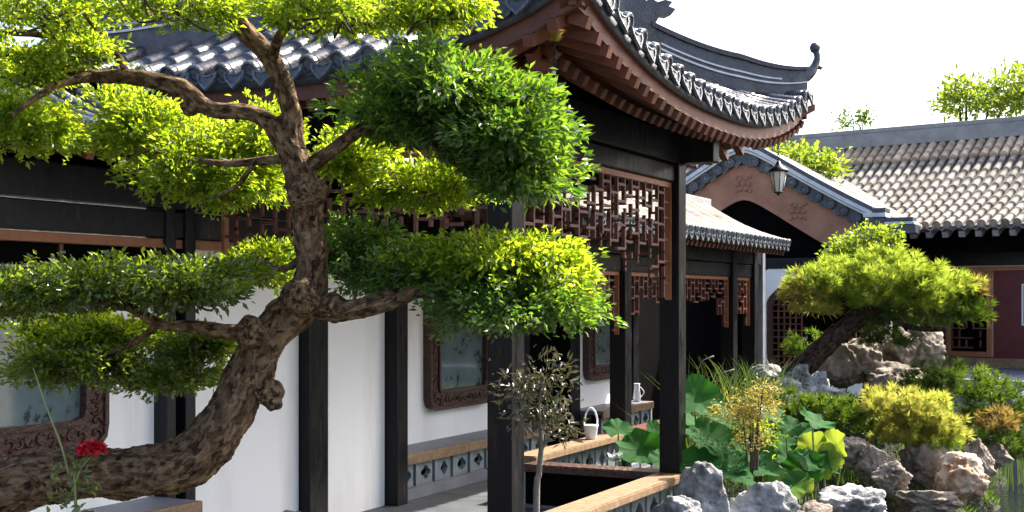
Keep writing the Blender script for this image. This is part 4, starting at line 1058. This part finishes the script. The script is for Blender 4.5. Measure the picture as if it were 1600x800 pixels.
pine('low mounded pine with pale yellow needles over the brown rocks', (1420, 745), 12.9,
     [[(1420, 745), (1425, 710), (1420, 680), (1400, 650)], [(1422, 690), (1460, 680), (1490, 680)]], [[22, 18, 14, 8], [12, 8, 5]],
     [(1385, 635, 46, 30, .32, 110, 'needle_y'), (1435, 645, 48, 34, .34, 120, 'needle_y'), (1405, 680, 52, 28, .34, 120, 'needle_y'), (1475, 672, 34, 26, .28, 80, 'needle_y'), (1450, 690, 45, 18, .28, 60, 'needle'), (1460, 635, 22, 18, .2, 30, 'needle')], name='dwarf_pine', L=.085)
def needle_shrub(name, label, cat, px, py, d, pads, L=.10, group=None):
    b_ = P(px, py, d); t = thing(name, label, cat, b_, 0, group); kk = d/2000
    for k, (x, y, rx, ry, dr, n, m) in enumerate(pads):
        pos, out = pad_points(P(x, y, d)-b_, (rx*kk, dr, ry*kk), n, int(x+y), .4, amp=.3); out[:, 2] = np.abs(out[:, 2])+.3
        tufts('foliage', t, pos, out, 22, L, .008, m, int(x)+k)
    return t
needle_shrub('needle_shrub', 'dark green needle shrub mounded behind the yellow dwarf pine', 'shrub', 1500, 690, 14.6, [(1500, 610, 70, 40, .5, 190, 'needle_d'), (1570, 640, 60, 48, .5, 190, 'needle_d'), (1540, 680, 60, 40, .45, 150, 'needle_d'), (1575, 705, 50, 24, .4, 110, 'needle_d'), (1450, 600, 50, 30, .4, 90, 'needle_d')])
needle_shrub('needle_shrub', 'small rusty orange-tipped needle shrub above the water', 'shrub', 1555, 680, 13.8, [(1557, 662, 26, 24, .2, 50, 'needle_o'), (1560, 690, 24, 20, .2, 34, 'needle_d')])
needle_shrub('needle_shrub', 'low dark needle shrub between lotus leaves and grey boulders', 'shrub', 1290, 690, 13.2, [(1285, 650, 62, 30, .4, 150, 'needle_d'), (1330, 660, 36, 34, .3, 70, 'needle_d'), (1250, 640, 40, 26, .3, 70, 'needle_d')])
needle_shrub('needle_shrub', 'dark needle shrub tucked beneath the leaning pine trunk', 'shrub', 1255, 570, 16.2, [(1262, 545, 32, 26, .3, 70, 'needle_d')])
# leafy shrub in front of the gable and trees behind the roofs
def leafy(name, label, cat, px, pyb, d, pads, L, Wd, m='treeleaf', trunk_d=10, group=None, zb=None, per=6):
    b_ = P(px, pyb, d); 
    if zb is not None: b_.z = zb
    t = thing(name, label, cat, b_, 0, group); kk = d/2000
    top_ = P(pads[0][0], pads[0][1], d)-b_
    v, f = sweep(*smooth_path([(0, 0, 0), top_*.4+Vector((.05, .03, 0)), top_], [trunk_d*kk/2, trunk_d*kk*.4, trunk_d*kk*.15], 6), 8)
    parts = [(v, f)]
    for x, y, rx, ry, dr, n in pads: parts.append(sweep(*smooth_path([top_*.5, (top_*.45+(P(x, y, d)-b_)*.55)+Vector((0, 0, .02)), P(x, y, d)-b_], [trunk_d*kk*.2, trunk_d*kk*.14, trunk_d*kk*.05], 4), 6))
    v, f = merge(*parts); link('trunk', pydata('trunk', v, f, True), M['twig'], t)
    for k, (x, y, rx, ry, dr, n) in enumerate(pads):
        pos, out = pad_points(P(x, y, d)-b_, (rx*kk, dr, ry*kk), n, int(x+y)+k, .2, amp=.45); pp, ax = sprig_leaves(pos, out, per, L*.8, L, Wd, int(x)+k, up=.15)
        stuff(link('crown', leaf_mesh('crown', pp, ax, L, Wd, seed=int(y)+k), M[m], t))
    return t
leafy('leafy_shrub', 'pale green round-leaved shrub growing before the gable foot', 'shrub', 1350, 560, 18.0, [(1360, 385, 45, 26, .4, 150), (1320, 395, 34, 16, .3, 70), (1380, 372, 22, 16, .3, 50)], .075, .05, zb=.5)
leafy('garden_tree', 'bright yellow-green tree rising between gable and hall roof', 'tree', 1250, 420, 24.2, [(1240, 258, 45, 26, .8, 170), (1285, 265, 28, 22, .6, 90), (1200, 245, 30, 18, .6, 60)], .13, .06, zb=-.5, trunk_d=16)
leafy('garden_tree', 'feathery light green tree standing beyond the hall ridge', 'tree', 1500, 300, 40, [(1510, 160, 42, 26, 1.3, 110), (1580, 150, 45, 40, 1.5, 170), (1625, 140, 50, 50, 1.5, 170), (1490, 140, 20, 14, .6, 30)], .22, .09, zb=-.9, trunk_d=12)
leafy('garden_tree', 'tiny treetop poking over the far hall ridge', 'tree', 1335, 300, 44, [(1348, 184, 9, 12, .3, 22), (1320, 190, 7, 10, .3, 14)], .18, .08, zb=-.9, trunk_d=4, m='needle_d')

# ------------------------------------------------------------------ rocks
def rock(label, px, py, d, rx, ry, m, seed, sink=.25, depth=None, sub=4, group=None, crag=.42, flat=0, hole=None):
    kk = d/2000; c = P(px, py, d); rad = Vector((rx*kk, depth or rx*kk*.8, ry*kk))
    bm = bmesh.new(); bmesh.ops.create_icosphere(bm, subdivisions=sub+1, radius=1)
    S = Vector((seed*7.3, seed*1.9, 0)); rr = random.Random(seed)
    planes = []
    for k in range(16):
        nv = Vector((rr.gauss(0, 1), rr.gauss(0, 1), rr.gauss(0, .8))).normalized(); planes.append((nv, rr.uniform(.62, 1.0)))
    for v_ in bm.verts:
        q = v_.co.normalized(); k = 1.12
        for nv, dd_ in planes:
            t_ = q.dot(nv)
            if t_ > .05: k = min(k, dd_/t_)
        a = noise.noise(q*1.5+S); b_ = noise.noise(q*3.4+S*1.3); c_ = abs(noise.noise(q*4.2+S)); e_ = noise.noise(q*9+S); g_ = noise.noise(q*21+S)
        st = math.sin((q.z*7+q.x*2.2+1.5*a)*2.2)
        pit = max(0, noise.noise(q*3.0+S*2.1)-.28)*1.1
        k *= 1+crag*(.30*a+.28*b_-.38*c_+.13*e_+.05*g_+.045*st-pit)
        if hole:
            hd = (q-Vector(hole[:3]).normalized()).length
            if hd < hole[3]: k *= .35+.65*(hd/hole[3])**4
        v_.co = Vector((q.x*rad.x, q.y*rad.y, q.z*rad.z))*k*1.08
    zmin = min(v_.co.z for v_ in bm.verts)
    bmesh.ops.translate(bm, verts=bm.verts[:], vec=(0, 0, -zmin))
    o = link('garden_rock', from_bm('garden_rock', bm, True), M[m], None, (c.x, c.y, c.z+zmin))
    o.data.polygons.foreach_set('use_smooth', [False]*len(o.data.polygons)) if False else None
    return tag(o, label, 'rock', group)
ROCKS = [
 ('tall craggy pale rock beside the black corner post', 1100, 790, 10.2, 40, 58, 'rock_grey', 1),
 ('small pale rock at the foot of the railing end', 1062, 812, 9.9, 36, 30, 'rock_grey', 2),
 ('blue-white boulder with vertical furrows among the lotus stalks', 1190, 805, 10.3, 56, 46, 'rock_grey', 3),
 ('mossy low rock between the furrowed boulder and the pierced stone', 1262, 812, 10.6, 40, 26, 'rock_brown', 4),
 ('flat pale stone pierced by a round dark hole', 1335, 800, 11.0, 62, 44, 'rock_grey', 5),
 ('rounded grey boulder on top of the pile under the pine trunk', 1247, 592, 14.6, 25, 20, 'rock_grey', 6),
 ('split grey stone in the pile under the pine trunk', 1225, 622, 14.2, 34, 26, 'rock_grey', 7),
 ('squat grey stone right of the split stone under the pine', 1290, 625, 14.2, 36, 26, 'rock_grey', 8),
 ('small upright grey stone leaning on the rounded boulder', 1278, 596, 14.8, 16, 22, 'rock_grey', 9),
 ('weathered brown rock overhanging a dark hollow under the pine crown', 1340, 565, 15.8, 48, 34, 'rock_brown', 10),
 ('pitted brown rock rising below the pine crown toward the doors', 1440, 552, 16.0, 42, 36, 'rock_brown', 11),
 ('flat brown ledge rock below the pine crown', 1395, 590, 15.6, 62, 20, 'rock_brown', 12),
 ('dark brown rock at the foot of the pine ledge', 1385, 625, 15.0, 40, 34, 'rock_brown', 13),
 ('angular brown slab under the yellow dwarf pine', 1370, 735, 12.4, 34, 34, 'rock_brown', 14),
 ('leaning smooth grey-brown slab beside the angular slab', 1395, 745, 12.2, 34, 24, 'rock_brown', 15),
 ('craggy dark rock behind the tan rock below the dwarf pine', 1450, 730, 12.8, 44, 38, 'rock_brown', 16),
 ('orange-tan pitted rock with bleached top at the water edge', 1500, 752, 12.2, 40, 38, 'rock_tan', 17),
 ('long low rounded rock at the waterline', 1440, 782, 12.0, 52, 18, 'rock_brown', 18),
 ('tall brown rock edging the pond behind the tan rock', 1525, 730, 13.2, 26, 36, 'rock_brown', 19),
 ('pale jagged rock on the paving by the hall', 1568, 618, 17.4, 22, 20, 'rock_grey', 20),
 ('low pale rock beside the jagged one on the paving', 1596, 628, 17.4, 20, 16, 'rock_grey', 21),
 ('broad grey boulder carrying the foot of the leaning pine', 1245, 615, 15.2, 46, 36, 'rock_grey', 41),
 ('mottled brown boulder wedged under the pine trunk', 1305, 575, 15.6, 40, 34, 'rock_brown', 42),
 ('grey shelf rock at the back of the pile beneath the pine', 1200, 600, 15.4, 36, 26, 'rock_grey', 43),
 ('low grey stone in front of the pile beneath the pine', 1260, 645, 13.9, 40, 20, 'rock_grey', 44),
 ('tall pitted brown rock below the middle of the pine crown', 1405, 560, 15.9, 36, 40, 'rock_brown', 45),
 ('dark brown rock holding the bank under the rusty shrub', 1550, 712, 13.9, 30, 26, 'rock_brown', 46),
 ('brown rock half buried at the pond margin behind lotus leaves', 1330, 705, 12.6, 30, 28, 'rock_brown', 22),
]
for r_ in ROCKS: rock(*r_, hole=(.35, -.92, .10, .17) if r_[7] == 5 else None)
rock('white-grey rock at the foot of the wall pilaster', 470, 822, 9.6, 44, 26, 'rock_grey', 31)

# ------------------------------------------------------------------ lotus
def lotus_mesh(r, cup, wav, seed, m):
    rn = random.Random(seed); rings, seg = 8, 56; v = [(0, 0, 0)]; f = []
    ph = [rn.random()*6.28 for _ in range(4)]
    for i in range(1, rings+1):
        u = i/rings
        for k in range(seg):
            a = 2*math.pi*k/seg
            e = 1+.08*math.sin(5*a+ph[0])+.05*math.sin(11*a+ph[3])*u
            z = cup*r*(u**1.6)+wav*1.7*r*u*u*(math.sin(2*a+ph[1])*.55+math.sin(5*a+ph[2])*.3*u+math.sin(9*a+ph[0])*.22*u*u+math.sin(14*a+ph[3])*.12*u*u)-.05*r*(1-u)
            v.append((math.cos(a)*r*u*e, math.sin(a)*r*u*e, z))
    for k in range(seg): f.append((0, 1+k, 1+(k+1) % seg))
    for i in range(rings-1):
        for k in range(seg): a = 1+i*seg+k; b_ = 1+i*seg+(k+1) % seg; f.append((a, a+seg, b_+seg, b_))
    me = pydata('leaf_blade', v, f, True); me.materials.append(m); return me
def lotus(px, py, d, r, tx, tz, cup, wav, seed, m='lotus', label=None):
    r *= .80; c = P(px, py, d); foot = Vector((c.x+.05*math.sin(seed), c.y+.12+.05*math.cos(seed*3), -.85))
    t = thing('lotus_plant', label or ('broad green lotus leaf on its stalk in the pond' if m == 'lotus' else 'yellowing lotus leaf on its stalk in the pond'), 'lotus', foot, 0, 'green lotus leaves in the pond' if m == 'lotus' else 'yellowing lotus leaves in the pond')
    o = link('leaf_blade', lotus_mesh(r, cup, wav, seed, M[m]), None, t, c-foot, (R(tx), 0, R(tz)))
    nrm = Vector((0, 0, 1)); nrm.rotate(o.rotation_euler)
    e = c-foot
    v, f = sweep(*smooth_path([(0, 0, 0), e*.5+Vector((.02, .04, 0)), e-nrm*.10-Vector((0, 0, .02)), e-nrm*.004], [.011, .010, .008, .006], 5), 7); link('stalk', pydata('stalk', v, f, True), M['stalk'], t)
LOT = [(1090, 622, 11.4, .27, 52, 10, .15, .10), (1112, 690, 11.0, .27, 45, 30, .2, .12), (1095, 722, 10.8, .22, 35, -20, .1, .12), (1178, 705, 11.2, .21, 40, 15, .1, .10), (1137, 725, 11.0, .23, 30, -10, .1, .12),
       (1210, 650, 12.0, .20, 28, 30, .1, .1), (1245, 672, 12.0, .18, 22, -20, .1, .1), (1150, 745, 10.8, .22, 25, 40, .1, .1), (1215, 690, 11.6, .20, 25, 0, .1, .1), (1255, 735, 11.2, .24, 55, -25, .15, .12),
       (1075, 655, 11.6, .22, 30, 60, .1, .1), (1130, 655, 11.8, .22, 35, 20, .1, .12), (1200, 735, 11.0, .18, 20, 0, .1, .1),
       (968, 672, 12.6, .20, 25, 10, .12, .12), (1000, 702, 12.2, .27, 42, -5, .2, .12), (1022, 672, 12.7, .13, 60, 30, .2, .1), (985, 715, 12.3, .18, 20, 0, .1, .1), (1040, 720, 12.0, .2, 30, 20, .1, .1)]
_r = random.Random(12)
for k in range(16):
    LOT.append((_r.uniform(1082, 1300), _r.uniform(640, 765), _r.uniform(10.9, 12.2), _r.uniform(.13, .21), _r.uniform(15, 60), _r.uniform(-50, 50), _r.uniform(.1, .25), _r.uniform(.1, .16)))
LL = {0: 'large round lotus leaf held highest beside the black corner post', 1: 'lotus leaf turned edge up below the highest one by the corner post', 9: 'cupped green lotus leaf tucked among yellowing ones', 4: 'low lotus leaf spreading over the tall craggy pale rock',
      5: 'lotus leaf just beneath the golden feathery shrub', 12: 'small flat lotus leaf above the blue-white furrowed boulder', 14: 'drooping broad lotus leaf beside the white lotus flower', 15: 'small upright lotus leaf between railing and black corner post', 13: 'lotus leaf leaning on the end of the walkway railing'}
for i, a in enumerate(LOT): lotus(*a, i+1, label=LL.get(i))
for i, a in enumerate([(1270, 702, 11.6, .20, 68, -35, .2, .12), (1235, 758, 10.9, .24, 35, -15, .12, .14), (1306, 695, 11.5, .18, 80, -50, .35, .2), (1175, 735, 11.1, .16, 15, 20, .1, .15), (1215, 745, 11.1, .17, 40, 10, .1, .12), (1285, 722, 11.4, .22, 60, -20, .2, .12)]): lotus(*a, 40+i, 'lotus_y', ['upright yellowing lotus leaf next to the low dark needle shrub', 'low yellow-green lotus leaf hanging over the mossy rock', 'curled pale yellow lotus leaf standing beside the brown bank rocks', 'small yellowing lotus leaf under the golden shrub', 'yellow-green lotus leaf between the furrowed boulder and golden shrub', 'broad yellowing lotus leaf turned toward the pierced stone'][i])

# reeds behind the corner post, gold shrub, grass
def blades(name, label, cat, px, py, d, n, h, spread, m, seed, w=.012, lean=.35):
    b_ = P(px, py, d); b_.z = max(bankz(b_.x, b_.y), -.55)-.03; h = h+ (P(px, py, d).z-b_.z)
    r = random.Random(seed); parts = []
    for i in range(n):
        x, y = r.gauss(0, spread), r.gauss(0, spread*.7); hh = h*r.uniform(.6, 1.1); a = r.uniform(0, 6.28); ln = r.uniform(.1, lean)*hh; v = []; f = []
        sd = Vector((-math.sin(a+1.3), math.cos(a+1.3), 0))*w/2
        for k in range(6):
            u = k/5; c = Vector((x+math.cos(a)*ln*u*u, y+math.sin(a)*ln*u*u, hh*(u-.22*u**3))); s_ = sd*(1-u**2*.95); v += [c-s_, c+s_]
        for k in range(5): f.append((2*k, 2*k+1, 2*k+3, 2*k+2))
        parts.append((v, f))
    v, f = merge(*parts)
    t = thing(name, label, cat, b_); stuff(link('blades', pydata('blades', v, f, True), M[m], t)); return t
blades('reed_clump', 'dark upright reeds behind the lotus leaves near the walkway', 'reeds', 1165, 620, 13.2, 360, .62, .24, 'reed', 5, .014)
blades('reed_clump', 'arching reed stems with pale seed heads against the dark walkway', 'reeds', 1095, 600, 12.4, 40, .50, .16, 'reed', 6, .012, .5)
blades('reed_clump', 'thin grass growing from the bank between needle shrubs', 'reeds', 1330, 680, 13.0, 120, .12, .2, 'reed', 8, .01)
blades('reed_clump', 'tall thin grass at the bank beside the hall paving', 'reeds', 1540, 600, 16.4, 160, .12, .5, 'reed', 9, .01)
def seedheads():
    t = thing('seed_stalks', 'pale drooping lotus seed stalks standing by the corner post', 'seed stalks', W(3.55, -.05, -.8)); b_ = W(3.55, -.05, -.8)
    for i, pts in enumerate(([(1082, 640), (1088, 590), (1096, 566), (1106, 560)], [(1120, 640), (1118, 600), (1125, 585), (1138, 580)])):
        p_ = [P(*q, 12.0)-b_ for q in pts]; foot = p_[0].copy(); foot.z = 0
        a, r_ = smooth_path([foot]+p_, [.006, .005, .004, .004, .006], 5); a.append(p_[-1]+(a[-1]-a[-2]).normalized()*.06); r_.append(.009)
        v, f = sweep(a, r_, 8); link('stalk', pydata('stalk', v, f, True), M['palestem'], t)
seedheads()
leafy('gold_shrub', 'feathery golden-yellow shrub on a thin pale trunk above the lotus leaves', 'shrub', 1162, 760, 11.0, [(1185, 640, 38, 32, .18, 110), (1160, 660, 34, 30, .16, 60), (1135, 640, 22, 36, .14, 40), (1195, 610, 24, 18, .12, 34), (1170, 690, 30, 22, .14, 40)], .040, .012, 'nandina', 8, zb=-.6)
leafy('green_shrub', 'small yellow-green leafy shrub beneath the golden one', 'shrub', 1190, 770, 11.4, [(1190, 680, 26, 18, .14, 60), (1180, 725, 30, 20, .16, 70)], .05, .025, 'treeleaf', 6, zb=-.6)
# white handled basket on the walkway rail and the little jug beyond
bp_ = W(4.92, YF, .44)
t = thing('basket', 'small white basket with a tall loop handle standing on the walkway railing', 'basket', bp_)
v, f = lathe([(.0, .0), (.055, .0), (.06, .02), (.075, .13), (.082, .15), (.072, .15), (.06, .04), (.0, .03)], 14); link('body', pydata('body', v, f, True), M['white'], t)
pts = [(.072*math.cos(math.pi*k/10), 0, .14+.19*math.sin(math.pi*k/10)) for k in range(11)]; v, f = sweep(pts, [.010]*11, 8); link('handle', pydata('handle', v, f, True), M['white'], t)
jp = W(9.35, 2.75, .475); t = thing('jug', 'white jug with a side handle set on the bench by the second window', 'jug', jp)
v, f = lathe([(.0, .0), (.05, .0), (.055, .05), (.042, .16), (.038, .22), (.046, .25), (.036, .25), (.0, .2)], 14); link('body', pydata('body', v, f, True), M['white'], t)
pts = [(.04+.06*math.sin(math.pi*k/8), 0, .05+.15*k/8) for k in range(9)]; v, f = sweep(pts, [.008]*9, 6); link('handle', pydata('handle', v, f, True), M['white'], t)
# lotus bud

bb_ = P(962, 722, 12.3); ft = Vector((bb_.x, bb_.y, -.85))
t = thing('lotus_flower', 'single white lotus flower standing behind the pavilion railing', 'lotus flower', ft)
v, f = sweep([(0, 0, 0), (.01, .01, .6), bb_-ft], [.009, .008, .007], 7); link('stalk', pydata('stalk', v, f, True), M['stalk'], t)
pos = []; ax = []
for ring in range(3):
    for k in range(6): a = 6.28*k/6+ring*.5; e = 1.25-ring*.4; pos.append(bb_-ft); ax.append(Vector((math.cos(a)*math.cos(e), math.sin(a)*math.cos(e), math.sin(e))))
link('petals', leaf_mesh('petals', np.array(pos), np.array(ax), .12, .055, fold=.15, seed=9), M['white'], t)

# low ground cover over the bank and round the rocks
r = np.random.default_rng(77); pts = []
while len(pts) < 9000:
    x, y = r.uniform(.6, 7.5), r.uniform(8.6, 18.5); z = bankz(x, y)
    if z > -.5: pts.append((x, y, z-.005))
pts = np.array(pts); ax = r.normal(size=pts.shape)*.45; ax[:, 2] = 1
o = stuff(link('ground_cover', leaf_mesh('ground_cover', pts, ax, .11, .016, seed=78), M['needle_d'])); tag(o, 'low dark green ground cover grass on the pond bank between rocks', 'ground cover')
